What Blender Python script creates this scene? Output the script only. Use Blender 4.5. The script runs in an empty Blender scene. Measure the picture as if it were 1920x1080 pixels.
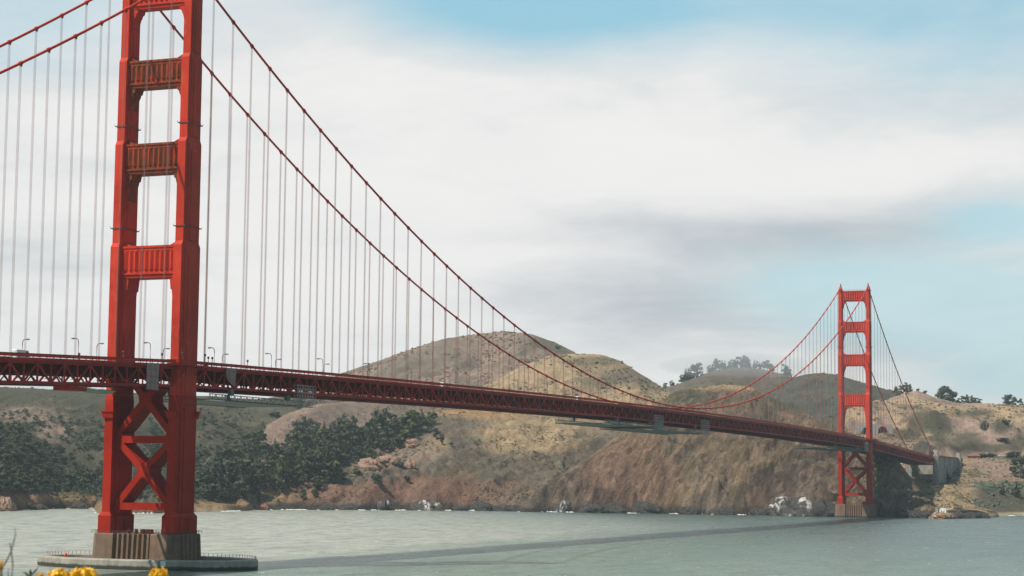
import bpy, math, random
import numpy as np
from mathutils import Matrix, Vector

random.seed(7)
RNG = np.random.default_rng(7)
scene = bpy.context.scene
COL = scene.collection

# ------------------------------------------------------------------ camera
# bridge frame: +Y runs along the bridge from the near (south) tower at y=0 to
# the far (north) tower, +X east, Z up, still water at z=0, metres
CAM = np.array([399.67, -632.19, 34.52])
YAW, PITCH, ROLL, FPX = -0.3811, 0.0975, 0.0108, 3647.37


def cam_axes():
    cy, sy = math.cos(YAW), math.sin(YAW)
    cp, sp = math.cos(PITCH), math.sin(PITCH)
    f = np.array([sy * cp, cy * cp, sp])
    r = np.array([cy, -sy, 0.0])
    u = np.cross(r, f)
    c, s = math.cos(ROLL), math.sin(ROLL)
    return r * c + u * s, u * c - r * s, f


AX_R, AX_U, AX_F = cam_axes()
cam_data = bpy.data.cameras.new('camera')
cam = bpy.data.objects.new('camera', cam_data)
COL.objects.link(cam)
cam_data.sensor_width = 36.0
cam_data.lens = FPX / 1920.0 * 36.0
cam_data.clip_start = 0.1
cam_data.clip_end = 30000.0
cam_data.dof.use_dof = True
cam_data.dof.focus_distance = 1100.0
cam_data.dof.aperture_fstop = 8.0
M4 = Matrix.Identity(4)
for i in range(3):
    M4[i][0], M4[i][1], M4[i][2], M4[i][3] = AX_R[i], AX_U[i], -AX_F[i], CAM[i]
cam.matrix_world = M4
scene.camera = cam

# ------------------------------------------------------------------ light
SUN_EL, SUN_AZ = math.radians(54.0), math.radians(40.0)   # azimuth from -Y towards -X
SUN_DIR = Vector((-math.sin(SUN_AZ) * math.cos(SUN_EL), -math.cos(SUN_AZ) * math.cos(SUN_EL), math.sin(SUN_EL)))
sun_data = bpy.data.lights.new('sun', 'SUN')
sun_data.energy = 5.0
sun_data.angle = math.radians(0.53)
sun_data.color = (1.0, 0.94, 0.85)
sun = bpy.data.objects.new('sun', sun_data)
COL.objects.link(sun)
sun.rotation_euler = SUN_DIR.to_track_quat('Z', 'Y').to_euler()
sun.location = (0, 0, 900)

scene.render.engine = 'CYCLES'
vs = scene.view_settings
vs.view_transform = 'Standard'
vs.look = 'None'
vs.gamma = 1.0
vs.use_curve_mapping = False
vs.exposure = 0.0


class NT:
    """small node-tree helper"""

    def __init__(self, tree):
        self.t = tree
        self.n = tree.nodes
        self.l = tree.links

    def add(self, typ, **kw):
        nd = self.n.new(typ)
        for k, v in kw.items():
            setattr(nd, k, v)
        return nd

    def put(self, sock, v):
        if isinstance(v, bpy.types.NodeSocket):
            self.l.new(v, sock)
        elif v is not None:
            sock.default_value = v

    def math(self, op, a, b=None, c=None, clamp=False):
        nd = self.add('ShaderNodeMath', operation=op)
        nd.use_clamp = clamp
        self.put(nd.inputs[0], a)
        self.put(nd.inputs[1], b)
        if c is not None:
            self.put(nd.inputs[2], c)
        return nd.outputs[0]

    def vmath(self, op, a, b=None):
        nd = self.add('ShaderNodeVectorMath', operation=op)
        self.put(nd.inputs[0], a)
        if b is not None:
            self.put(nd.inputs[1], b)
        return nd.outputs['Value'] if op in ('DOT_PRODUCT', 'LENGTH') else nd.outputs[0]

    def mapr(self, v, a, b, c=0.0, d=1.0, smooth=True):
        nd = self.add('ShaderNodeMapRange')
        nd.interpolation_type = 'SMOOTHSTEP' if smooth else 'LINEAR'
        nd.clamp = True
        self.put(nd.inputs['Value'], v)
        for nm, x in zip(('From Min', 'From Max', 'To Min', 'To Max'), (a, b, c, d)):
            self.put(nd.inputs[nm], x)
        return nd.outputs[0]

    def noise(self, vec, scale, detail=4.0, rough=0.55, dist=0.0):
        nd = self.add('ShaderNodeTexNoise')
        self.put(nd.inputs['Vector'], vec)
        nd.inputs['Scale'].default_value = scale
        nd.inputs['Detail'].default_value = detail
        nd.inputs['Roughness'].default_value = rough
        nd.inputs['Distortion'].default_value = dist
        return nd.outputs['Fac']

    def mix(self, fac, a, b, mode='MIX'):
        nd = self.add('ShaderNodeMix', data_type='RGBA', blend_type=mode)
        self.put(nd.inputs[0], fac)
        self.put(nd.inputs[6], a)
        self.put(nd.inputs[7], b)
        return nd.outputs[2]

    def mapping(self, vec, scale=(1, 1, 1), rot=(0, 0, 0), loc=(0, 0, 0)):
        nd = self.add('ShaderNodeMapping')
        self.put(nd.inputs[0], vec)
        nd.inputs['Scale'].default_value = scale
        nd.inputs['Rotation'].default_value = rot
        nd.inputs['Location'].default_value = loc
        return nd.outputs[0]


def pix_dir(px, py):
    v = AX_R * ((px - 960) / FPX) - AX_U * ((py - 540) / FPX) + AX_F
    return v


# ------------------------------------------------------------------ sky
world = bpy.data.worlds.new('World')
scene.world = world
world.use_nodes = True
w = NT(world.node_tree)
w.n.clear()
sky = w.add('ShaderNodeTexSky', sky_type='NISHITA')
sky.sun_disc = False
sky.sun_elevation = SUN_EL
sky.sun_rotation = math.atan2(SUN_DIR.x, SUN_DIR.y)
sky.altitude = 0.0
sky.air_density = 1.0
sky.dust_density = 1.6
sky.ozone_density = 1.6
geo = w.add('ShaderNodeTexCoord')
dirv = w.vmath('NORMALIZE', geo.outputs['Generated'])
sep = w.add('ShaderNodeSeparateXYZ')
w.put(sep.inputs[0], dirv)
dz = sep.outputs[2]
# cloud deck coordinates: the direction projected on a high flat layer
den = w.math('ADD', w.math('MAXIMUM', dz, 0.0), 0.16)
comb = w.add('ShaderNodeCombineXYZ')
w.put(comb.inputs[0], w.math('DIVIDE', sep.outputs[0], den))
w.put(comb.inputs[1], w.math('DIVIDE', sep.outputs[1], den))
w.put(comb.inputs[2], w.math('MULTIPLY', dz, 3.0))
n1 = w.noise(comb.outputs[0], 1.1, 7, 0.55, 0.4)
n2 = w.noise(w.vmath('ADD', comb.outputs[0], (4.3, 1.7, 0.0)), 2.6, 6, 0.6, 0.3)
# clear patches and grey bellies of the cloud bank, at their directions
hr = Vector(AX_R)
hu = Vector(AX_U)


def patch(px, py, sx, sy, tilt=0.0):
    c = Vector(pix_dir(px, py)).normalized()
    dv = w.vmath('SUBTRACT', dirv, tuple(c))
    ct, st = math.cos(tilt), math.sin(tilt)
    a = hr * ct + hu * st
    b = hu * ct - hr * st
    k = FPX
    qa = w.vmath('DOT_PRODUCT', dv, tuple(a * (k / sx)))
    qb = w.vmath('DOT_PRODUCT', dv, tuple(b * (k / sy)))
    r2 = w.math('ADD', w.math('MULTIPLY', qa, qa), w.math('MULTIPLY', qb, qb))
    return w.math('POWER', 2.718, w.math('MULTIPLY', r2, -1.0))


def add_all(lst):
    s = lst[0]
    for x in lst[1:]:
        s = w.math('ADD', s, x)
    return s


blue = add_all([w.math('MULTIPLY', patch(*a), g) for a, g in (
    ((1000, 0, 370, 110), 1.5), ((1680, 10, 460, 150), 1.0), ((1800, 575, 310, 95, -0.1), 1.5),
    ((1900, 415, 140, 50), 1.2), ((60, 0, 360, 170), 0.75), ((1890, 715, 180, 50), 0.9), ((1500, 525, 140, 40), 0.35))])
grey = add_all([w.math('MULTIPLY', patch(*a), g) for a, g in (
    ((1500, 440, 480, 60, -0.03), 0.85), ((1150, 560, 330, 60), 0.6), ((1360, 610, 250, 55), 0.55), ((1790, 690, 170, 40, -0.25), 0.55),
    ((1150, 195, 330, 35), 0.3), ((60, 560, 260, 160), 0.12))])
white = add_all([w.math('MULTIPLY', patch(*a), g) for a, g in (
    ((1280, 320, 420, 75), 0.8), ((640, 480, 330, 170), 0.7), ((1430, 575, 90, 35), 0.5))])
# bank of summer fog over the headlands ahead, scattered cloud elsewhere
ahead = w.vmath('DOT_PRODUCT', dirv, tuple(Vector(AX_F).normalized()))
bank = w.mapr(ahead, 0.45, 0.9)
lowh = w.mapr(dz, 0.0, 0.35, 1.0, 0.0)
base = w.math('ADD', w.math('MULTIPLY', bank, 1.02), w.math('MULTIPLY', lowh, 0.10))
fld = w.math('ADD', base, w.math('MULTIPLY', w.math('SUBTRACT', n1, 0.55), 1.35))
fld = w.math('SUBTRACT', fld, w.math('MULTIPLY', blue, 0.95))
cover = w.mapr(w.math('ADD', fld, w.math('MULTIPLY', w.math('SUBTRACT', n2, 0.5), 0.8)), -0.5, 1.12)
cover = w.math('MAXIMUM', cover, w.math('MULTIPLY', lowh, w.mapr(bank, 0.0, 1.0, 0.06, 0.42)))
solid = cover
cover = w.math('MAXIMUM', cover, w.math('MULTIPLY', bank, 0.88))
tone = w.math('ADD', w.math('MULTIPLY', w.math('SUBTRACT', n2, 0.5), 0.42), 0.80)
tone = w.math('SUBTRACT', tone, w.math('MULTIPLY', grey, 0.24))
tone = w.math('ADD', tone, w.math('MULTIPLY', white, 0.16))
tone = w.math('MINIMUM', tone, 0.95)
ccol = w.mix(w.mapr(tone, 0.45, 0.9), (0.50, 0.54, 0.59, 1), (0.91, 0.90, 0.885, 1))
# thin cloud lets the blue through
veil = w.mix(w.mapr(dz, 0.07, 0.25), (0.50, 0.80, 0.88, 1), (0.28, 0.62, 0.79, 1))
ccol = w.mix(w.mapr(solid, 0.0, 0.92, 1.0, 0.0, False), ccol, veil)
bg1 = w.add('ShaderNodeBackground')
w.put(bg1.inputs[0], w.mix(1.0, sky.outputs[0], (1.0, 1.26, 1.12, 1), 'MULTIPLY'))
bg1.inputs[1].default_value = 0.07
bg2 = w.add('ShaderNodeBackground')
w.put(bg2.inputs[0], ccol)
bg2.inputs[1].default_value = 1.0
mx = w.add('ShaderNodeMixShader')
w.put(mx.inputs[0], cover)
w.l.new(bg1.outputs[0], mx.inputs[1])
w.l.new(bg2.outputs[0], mx.inputs[2])
out = w.add('ShaderNodeOutputWorld')
w.l.new(mx.outputs[0], out.inputs[0])


# ------------------------------------------------------------------ materials
def new_mat(name):
    m = bpy.data.materials.new(name)
    m.use_nodes = True
    t = NT(m.node_tree)
    b = t.n['Principled BSDF']
    return m, t, b


def simple_mat(name, col, rough=0.6, var=0.15, scale=0.6, metallic=0.0, bump=0.0, bscale=3.0):
    m, t, b = new_mat(name)
    pos = t.add('ShaderNodeNewGeometry').outputs['Position']
    n = t.noise(pos, scale, 5, 0.6)
    c2 = tuple(c * (1 - var) for c in col) + (1,)
    c1 = tuple(min(1, c * (1 + var)) for c in col) + (1,)
    t.put(b.inputs['Base Color'], t.mix(t.mapr(n, 0.3, 0.7), c2, c1))
    b.inputs['Roughness'].default_value = rough
    b.inputs['Metallic'].default_value = metallic
    if bump:
        bp = t.add('ShaderNodeBump')
        bp.inputs['Strength'].default_value = bump
        bp.inputs['Distance'].default_value = 0.3
        t.put(bp.inputs['Height'], t.noise(pos, bscale, 5, 0.6))
        t.l.new(bp.outputs[0], b.inputs['Normal'])
    return m


def paint_mat(name, col, stain=0.0):
    """weathered bridge paint; stain = rust / algae streaks running down"""
    m, t, b = new_mat(name)
    pos = t.add('ShaderNodeNewGeometry').outputs['Position']
    big = t.noise(pos, 0.05, 4, 0.6)
    streak = t.noise(t.mapping(pos, (0.9, 0.9, 0.06)), 1.0, 5, 0.65)
    c = t.mix(t.mapr(big, 0.3, 0.7), tuple(x * 0.78 for x in col) + (1,), tuple(x * 1.12 for x in col) + (1,))
    worn = (col[0] * 0.62, col[1] * 0.8, col[2] * 1.1, 1)
    c = t.mix(t.mapr(streak, 0.50, 0.74, 0.0, 0.6), c, worn)
    chalk = t.noise(t.mapping(pos, (0.35, 0.35, 0.20), loc=(9, 3, 5)), 1.0, 6, 0.7)
    c = t.mix(t.mapr(chalk, 0.54, 0.70, 0.0, 0.5), c, (min(1, col[0] * 1.15), col[1] * 2.0, col[2] * 2.4, 1))
    if stain:
        s1 = t.noise(t.mapping(pos, (1.5, 1.5, 0.16)), 1.0, 6, 0.7, 0.6)
        c = t.mix(t.mapr(s1, 0.36, 0.54, 0.0, stain), c, (0.085, 0.055, 0.022, 1))
    t.put(b.inputs['Base Color'], c)
    b.inputs['Roughness'].default_value = 0.55
    b.inputs['Specular IOR Level'].default_value = 0.05
    bp = t.add('ShaderNodeBump')
    bp.inputs['Strength'].default_value = 0.25
    bp.inputs['Distance'].default_value = 0.1
    t.put(bp.inputs['Height'], t.noise(pos, 1.2, 4, 0.6))
    t.l.new(bp.outputs[0], b.inputs['Normal'])
    return m


ORANGE = (0.57, 0.046, 0.022)
MAT = {}
MAT['paint'] = paint_mat('orange_red_paint', ORANGE)
MAT['lowpaint'] = paint_mat('shaded_lower_paint', (0.37, 0.022, 0.009))  # darker copy of the paint: shade below the deck put into the colour
MAT['stained'] = paint_mat('stained_orange_red_paint', ORANGE, 0.85)
MAT['truss'] = paint_mat('truss_paint', (0.40, 0.034, 0.024))
MAT['shade_rust'] = paint_mat('inner_shade_rust_paint', (0.09, 0.016, 0.012))  # shade inside the truss put into the colour; also the drums' rusty tone
MAT['rope'] = simple_mat('painted_rope', (0.30, 0.135, 0.115), 0.6)
MAT['asphalt'] = simple_mat('asphalt', (0.05, 0.05, 0.05), 0.9)
MAT['darkmetal'] = simple_mat('dark_steel', (0.13, 0.055, 0.04), 0.6)
MAT['green_grey'] = simple_mat('grey_green_steel', (0.10, 0.12, 0.115), 0.6)
MAT['galv'] = simple_mat('galvanised_tube', (0.36, 0.36, 0.33), 0.5)
MAT['tarp'] = simple_mat('grey_pink_tarpaulin', (0.36, 0.20, 0.20), 0.8, 0.15, 0.4)
MAT['white'] = simple_mat('white_paint', (0.78, 0.78, 0.75), 0.5, 0.06)
MAT['lens'] = simple_mat('lamp_lens', (0.55, 0.42, 0.22), 0.3)
MAT['glass'] = simple_mat('dark_glass', (0.03, 0.035, 0.04), 0.15)
MAT['tyre'] = simple_mat('tyre_rubber', (0.02, 0.02, 0.02), 0.9)
MAT['net'] = simple_mat('grey_net', (0.34, 0.36, 0.34), 0.9)


def concrete_mat(name, col, streak_col, amt):
    m, t, b = new_mat(name)
    pos = t.add('ShaderNodeNewGeometry').outputs['Position']
    n = t.noise(pos, 0.25, 6, 0.65)
    c = t.mix(t.mapr(n, 0.3, 0.7), tuple(x * 0.75 for x in col) + (1,), tuple(x * 1.15 for x in col) + (1,))
    s = t.noise(t.mapping(pos, (0.5, 0.5, 0.035)), 1.0, 5, 0.65, 0.3)
    c = t.mix(t.mapr(s, 0.47, 0.66, 0.0, amt), c, streak_col + (1,))
    s2 = t.noise(t.mapping(pos, (0.7, 0.7, 0.05), loc=(31, 7, 2)), 1.0, 5, 0.65)
    c = t.mix(t.mapr(s2, 0.55, 0.7, 0.0, amt * 0.8), c, (0.07, 0.065, 0.06, 1))
    # tide mark: weed and wet concrete up to the splash line
    sz = t.add('ShaderNodeSeparateXYZ')
    t.put(sz.inputs[0], pos)
    edge = t.math('ADD', sz.outputs[2], t.math('MULTIPLY', t.math('SUBTRACT', n, 0.5), 1.6))
    c = t.mix(t.mapr(edge, 1.0, 1.8, 1.0, 0.0), c, (0.035, 0.033, 0.025, 1))
    t.put(b.inputs['Base Color'], c)
    b.inputs['Roughness'].default_value = 0.85
    bp = t.add('ShaderNodeBump')
    bp.inputs['Strength'].default_value = 0.4
    bp.inputs['Distance'].default_value = 0.15
    t.put(bp.inputs['Height'], t.noise(pos, 1.5, 6, 0.7))
    t.l.new(bp.outputs[0], b.inputs['Normal'])
    return m


MAT['pier'] = concrete_mat('pier_concrete', (0.185, 0.118, 0.074), (0.17, 0.050, 0.034), 0.8)
MAT['fender'] = concrete_mat('fender_concrete', (0.33, 0.305, 0.255), (0.20, 0.17, 0.12), 0.4)
MAT['pylon'] = concrete_mat('pylon_concrete', (0.34, 0.32, 0.28), (0.16, 0.14, 0.12), 0.5)


# ------------------------------------------------------------------ mesh helpers
class MB:
    def __init__(self):
        self.v = []
        self.f = []
        self.sm = []

    def add(self, vs_, fs, smooth=False):
        o = len(self.v)
        self.v.extend(vs_)
        for f in fs:
            self.f.append(tuple(i + o for i in f))
            self.sm.append(smooth)

    def frustum(self, r0, z0, r1, z1):
        """r = (x0,x1,y0,y1) rectangles at two heights"""
        vs_ = []
        for r, z in ((r0, z0), (r1, z1)):
            vs_ += [(r[0], r[2], z), (r[1], r[2], z), (r[1], r[3], z), (r[0], r[3], z)]
        self.add(vs_, [(3, 2, 1, 0), (4, 5, 6, 7), (0, 1, 5, 4), (1, 2, 6, 5), (2, 3, 7, 6), (3, 0, 4, 7)])
        return self

    def box(self, x0, x1, y0, y1, z0, z1):
        return self.frustum((x0, x1, y0, y1), z0, (x0, x1, y0, y1), z1)

    def prism(self, poly, a0, a1, axis='y'):
        """polygon in the other two axes, extruded along axis. y: (x,z); z: (x,y); x: (y,z)"""
        n = len(poly)

        def mk(p, a):
            if axis == 'y':
                return (p[0], a, p[1])
            if axis == 'z':
                return (p[0], p[1], a)
            return (a, p[0], p[1])
        vs_ = [mk(p, a0) for p in poly] + [mk(p, a1) for p in poly]
        fs = [tuple(range(n)), tuple(range(2 * n - 1, n - 1, -1))]
        for i in range(n):
            j = (i + 1) % n
            fs.append((i, i + n, j + n, j))
        self.add(vs_, fs)
        return self

    def beam(self, p, q, wd, ht, up=(0, 0, 1)):
        p = Vector(p)
        q = Vector(q)
        d = (q - p).normalized()
        s = d.cross(Vector(up))
        if s.length < 1e-4:
            s = d.cross(Vector((1, 0, 0)))
        s.normalize()
        t = s.cross(d)
        s = s * (wd / 2)
        t = t * (ht / 2)
        vs_ = [tuple(c + a * s + b * t) for c in (p, q) for a, b in ((-1, -1), (1, -1), (1, 1), (-1, 1))]
        self.add(vs_, [(3, 2, 1, 0), (4, 5, 6, 7), (0, 1, 5, 4), (1, 2, 6, 5), (2, 3, 7, 6), (3, 0, 4, 7)])
        return self

    def tube(self, pts, r, n=8, caps=True):
        pts = [Vector(p) for p in pts]
        rs = r if isinstance(r, (list, tuple)) else [r] * len(pts)
        vs_ = []
        for i, p in enumerate(pts):
            d = (pts[min(i + 1, len(pts) - 1)] - pts[max(i - 1, 0)]).normalized()
            a = d.cross(Vector((0, 0, 1)))
            if a.length < 1e-3:
                a = d.cross(Vector((1, 0, 0)))
            a.normalize()
            b = a.cross(d)
            for k in range(n):
                th = 2 * math.pi * k / n
                vs_.append(tuple(p + (a * math.cos(th) + b * math.sin(th)) * rs[i]))
        fs = []
        for i in range(len(pts) - 1):
            for k in range(n):
                k2 = (k + 1) % n
                fs.append((i * n + k, i * n + k2, (i + 1) * n + k2, (i + 1) * n + k))
        self.add(vs_, fs, True)
        if caps:
            o = len(self.v) - len(vs_)
            self.f.append(tuple(o + k for k in range(n - 1, -1, -1)))
            self.f.append(tuple(o + (len(pts) - 1) * n + k for k in range(n)))
            self.sm += [False, False]
        return self

    def mesh(self, name, mats):
        me = bpy.data.meshes.new(name)
        me.from_pydata(self.v, [], self.f)
        me.polygons.foreach_set('use_smooth', self.sm)
        for m in (mats if isinstance(mats, (list, tuple)) else [mats]):
            me.materials.append(m)
        me.update()
        return me


def fast_mesh(name, verts, faces, mats, smooth=False, attr=None):
    """numpy arrays -> mesh; faces (n,3) or (n,4)"""
    me = bpy.data.meshes.new(name)
    nv, nf, k = len(verts), len(faces), faces.shape[1]
    me.vertices.add(nv)
    me.vertices.foreach_set('co', np.ascontiguousarray(verts, dtype=np.float32).ravel())
    me.loops.add(nf * k)
    me.loops.foreach_set('vertex_index', np.ascontiguousarray(faces, dtype=np.int32).ravel())
    me.polygons.add(nf)
    me.polygons.foreach_set('loop_start', np.arange(0, nf * k, k, dtype=np.int32))
    me.polygons.foreach_set('use_smooth', np.full(nf, smooth, dtype=bool))
    for m in (mats if isinstance(mats, (list, tuple)) else [mats]):
        me.materials.append(m)
    if attr is not None:
        for nm, arr in attr.items():
            a = me.color_attributes.new(nm, 'FLOAT_COLOR', 'POINT')
            a.data.foreach_set('color', np.ascontiguousarray(arr, dtype=np.float32).ravel())
    me.update()
    me.validate()
    return me


def obj(name, me, parent=None, loc=None, rot=None, scale=None):
    o = bpy.data.objects.new(name, me)
    COL.objects.link(o)
    if parent is not None:
        o.parent = parent
    if loc is not None:
        o.location = loc
    if rot is not None:
        o.rotation_euler = rot
    if scale is not None:
        o.scale = scale
    return o


def tag(o, label=None, cat=None, group=None, kind=None):
    if label:
        o['label'] = label
    if cat:
        o['category'] = cat
    if group:
        o['group'] = group
    if kind:
        o['kind'] = kind
    return o


ORD = ['first', 'second', 'third', 'fourth', 'fifth', 'sixth', 'seventh', 'eighth', 'ninth', 'tenth', 'eleventh', 'twelfth', 'thirteenth',
       'fourteenth', 'fifteenth', 'sixteenth', 'seventeenth', 'eighteenth', 'nineteenth', 'twentieth', 'twenty first', 'twenty second']


def thing(name, label, cat, loc=(0, 0, 0), group=None, rz=0.0):
    o = obj(name, None, None, loc, (0, 0, rz))
    o.empty_display_size = 1.0
    return tag(o, label, cat, group)


def copy_tree(root, loc=None, rot=None, label=None, parent=None):
    r = root.copy()
    COL.objects.link(r)
    if parent is not None:
        r.parent = parent
    if loc is not None:
        r.location = loc
    if rot is not None:
        r.rotation_euler = rot
    if label:
        r['label'] = label
    for ch in root.children:
        copy_tree(ch, parent=r)
    return r


# ------------------------------------------------------------------ noise (numpy)
def _h(ix, iy, seed):
    n = (ix.astype(np.int64) * 374761393 + iy.astype(np.int64) * 668265263 + seed * 1442695041) & 0x7fffffff
    n = ((n ^ (n >> 13)) * 1274126177) & 0x7fffffff
    n = n ^ (n >> 16)
    return (n & 0xffff) / 65535.0


def vnoise(x, y, seed=0):
    x0 = np.floor(x)
    y0 = np.floor(y)
    fx = x - x0
    fy = y - y0
    fx = fx * fx * fx * (fx * (fx * 6 - 15) + 10)
    fy = fy * fy * fy * (fy * (fy * 6 - 15) + 10)
    a = _h(x0, y0, seed)
    b = _h(x0 + 1, y0, seed)
    c = _h(x0, y0 + 1, seed)
    d = _h(x0 + 1, y0 + 1, seed)
    return (a * (1 - fx) + b * fx) * (1 - fy) + (c * (1 - fx) + d * fx) * fy


def fbm(x, y, octv=5, seed=0, gain=0.5):
    s = 0.0
    a = 1.0
    t = 0.0
    for i in range(octv):
        s = s + a * (vnoise(x, y, seed + i * 17) - 0.5)
        t += a
        a *= gain
        x, y = (x * 1.6 - y * 1.2) + 11.3, (x * 1.2 + y * 1.6) - 4.7
    return s / t * 2


def ridged(x, y, octv=5, seed=0):
    s = 0.0
    a = 1.0
    t = 0.0
    for i in range(octv):
        s = s + a * (1 - np.abs(2 * vnoise(x, y, seed + i * 13) - 1))
        t += a
        a *= 0.5
        x, y = (x * 1.6 - y * 1.2) + 5.1, (x * 1.2 + y * 1.6) + 9.2
    return s / t


# ------------------------------------------------------------------ water
def water_mat():
    m, t, b = new_mat('bay_water')
    pos = t.add('ShaderNodeNewGeometry').outputs['Position']
    big = t.noise(t.mapping(pos, (0.004, 0.0012, 1)), 1.0, 5, 0.6, 0.5)
    mid = t.noise(t.mapping(pos, (0.03, 0.012, 1), rot=(0, 0, 0.4)), 1.0, 4, 0.6)
    sx = t.add('ShaderNodeSeparateXYZ')
    t.put(sx.inputs[0], pos)
    # fog reflection painted pale beyond the bridge, green nearer, teal towards the open bay
    edge = t.math('ADD', sx.outputs[0], t.mapr(big, 0.3, 0.7, -70.0, 70.0, False))
    c = t.mix(t.mapr(edge, -60.0, 40.0), (0.36, 0.355, 0.28, 1), (0.135, 0.200, 0.150, 1))
    bay = t.math('ADD', t.math('MULTIPLY', sx.outputs[0], 1.6), sx.outputs[1])
    c = t.mix(t.mapr(bay, 250.0, 950.0), c, (0.036, 0.085, 0.080, 1))
    fine_ = t.noise(t.mapping(pos, (0.10, 0.045, 1), rot=(0, 0, 0.4)), 1.0, 5, 0.7)
    c = t.mix(t.mapr(fine_, 0.44, 0.64, 0.0, 0.7), c, (0.070, 0.105, 0.085, 1))
    c = t.mix(t.mapr(mid, 0.4, 0.7, 0.0, 0.3), c, (0.07, 0.105, 0.09, 1))
    # scattered whitecaps
    wc = t.noise(t.mapping(pos, (0.16, 0.10, 1), rot=(0, 0, 0.5)), 1.0, 3, 0.5)
    wc2 = t.noise(t.mapping(pos, (0.012, 0.012, 1)), 1.0, 3, 0.5)
    cap = t.math('MULTIPLY', t.mapr(wc, 0.70, 0.74), t.mapr(wc2, 0.40, 0.58))
    c = t.mix(t.math('MULTIPLY', cap, 0.85), c, (0.75, 0.76, 0.74, 1))
    t.put(b.inputs['Base Color'], c)
    t.put(b.inputs['Roughness'], t.math('ADD', t.mapr(mid, 0.3, 0.7, 0.22, 0.34), t.math('MULTIPLY', cap, 0.4)))
    b.inputs['IOR'].default_value = 1.33
    b.inputs['Specular IOR Level'].default_value = 0.42
    h1 = t.noise(t.mapping(pos, (0.22, 0.13, 1), rot=(0, 0, 0.5)), 1.0, 5, 0.65)
    h2 = t.noise(t.mapping(pos, (0.05, 0.028, 1), rot=(0, 0, 0.3)), 1.0, 3, 0.6)
    bp = t.add('ShaderNodeBump')
    bp.inputs['Strength'].default_value = 1.0
    bp.inputs['Distance'].default_value = 1.0
    t.put(bp.inputs['Height'], t.math('ADD', t.math('MULTIPLY', h1, 1.3), t.math('MULTIPLY', h2, 1.6)))
    t.l.new(bp.outputs[0], b.inputs['Normal'])
    return m


wv = np.array([(-7000, -7000, 0), (7000, -7000, 0), (7000, 7500, 0), (-7000, 7500, 0)], float)
water = obj('water', fast_mesh('water', wv, np.array([[0, 1, 2, 3]]), water_mat()))
tag(water, 'choppy grey green water of the strait', 'water', kind='structure')

# ------------------------------------------------------------------ terrain: the headlands across the strait
def p2w(px, py, d):
    v = pix_dir(px, py)
    return CAM + v * (d / math.hypot(v[0], v[1]))


def px_az(px):
    v = pix_dir(px, 900)
    return math.atan2(v[0], v[1])


NCOL = 980
COLPX = np.linspace(-330, 2250, NCOL)
AZ = np.array([px_az(x) for x in COLPX])
DD = np.concatenate([np.arange(1640, 1900, 8.0), np.arange(1900, 2320, 2.6), np.arange(2320, 2700, 5.0),
                     np.arange(2700, 3700, 8.0), np.arange(3700, 4300, 15.0), np.arange(4300, 6600, 120.0)])
NROW = len(DD)
A2, D2 = np.meshgrid(AZ, DD, indexing='ij')
X2 = CAM[0] + np.sin(A2) * D2
Y2 = CAM[1] + np.cos(A2) * D2

SHORE_PX = [-330, -150, 0, 100, 190, 380, 500, 700, 900, 1080, 1300, 1440, 1500, 1560, 1665, 1700, 1745, 1800, 1850, 1919, 2250]
SHORE_D = [1690, 1720, 1830, 1960, 2005, 2010, 2000, 2030, 2075, 2025, 2012, 1990, 1978, 1968, 1968, 1962, 1958, 1968, 2030, 2170, 2300]
shore = np.interp(AZ, [px_az(x) for x in SHORE_PX], SHORE_D)
shore = shore + 9 * fbm(AZ * 110, AZ * 0 + 3.3, 2, 5)

LAYERS = []   # name, crest [(px,py,d)], foot ('shore' or depth back), foot z, shape power, back slope


def layer(name, crest, foot, zf, p, back, taper=0.8):
    LAYERS.append((name, crest, foot, zf, p, back, taper))


layer('bluff', [(975, 952, 2040), (1000, 937, 2050), (1040, 906, 2075), (1100, 862, 2105), (1160, 815, 2140), (1200, 783, 2165),
                (1230, 757, 2185), (1260, 738, 2205), (1290, 728, 2220), (1340, 723, 2235), (1390, 723, 2235), (1420, 731, 2228),
                (1450, 748, 2215), (1500, 771, 2195), (1540, 789, 2180), (1580, 806, 2165), (1620, 827, 2150), (1660, 852, 2130),
                (1684, 864, 2110), (1700, 885, 2095), (1716, 908, 2070), (1741, 938, 2030), (1757, 956, 2000)], 'shore', -4, 0.85, 0.45)
layer('spur', [(1640, 880, 2330), (1700, 888, 2340), (1740, 901, 2340), (1762, 907, 2335), (1790, 908, 2325), (1803, 918, 2300), (1837, 940, 2230),
               (1862, 960, 2150)], 'shore', -4, 0.8, 0.2)
layer('bench', [(1640, 882, 2480), (1700, 880, 2500), (1770, 868, 2520), (1810, 857, 2530), (1850, 855.5, 2530), (1920, 857, 2520), (2250, 860, 2480)], 'shore', -3, 1.7, -0.02)
layer('hillside', [(360, 948, 2045), (420, 916, 2085), (480, 884, 2140), (540, 850, 2210), (600, 828, 2280), (680, 808, 2350), (740, 795, 2400),
                   (800, 779, 2450), (850, 767, 2500), (950, 760, 2550), (1050, 766, 2550), (1130, 782, 2520), (1200, 800, 2480), (1280, 830, 2440)], 'shore', -4, 0.8, 0.25)
layer('left_spur', [(-330, 770, 2420), (-150, 785, 2400), (0, 799, 2350), (25, 795, 2345), (60, 815, 2320), (110, 846, 2270), (150, 868, 2230),
                    (190, 885, 2200), (240, 910, 2150), (300, 936, 2090), (340, 950, 2050)], 'shore', -4, 0.7, 0.3)
layer('cove_hill', [(200, 905, 2300), (300, 880, 2350), (370, 858, 2420), (420, 842, 2450), (465, 832, 2500), (500, 797, 2620), (540, 774, 2700),
                    (580, 762, 2740), (640, 752, 2800), (720, 746, 2850), (800, 744, 2850), (900, 745, 2850)], 560, 8, 0.9, 0.2)
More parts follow.
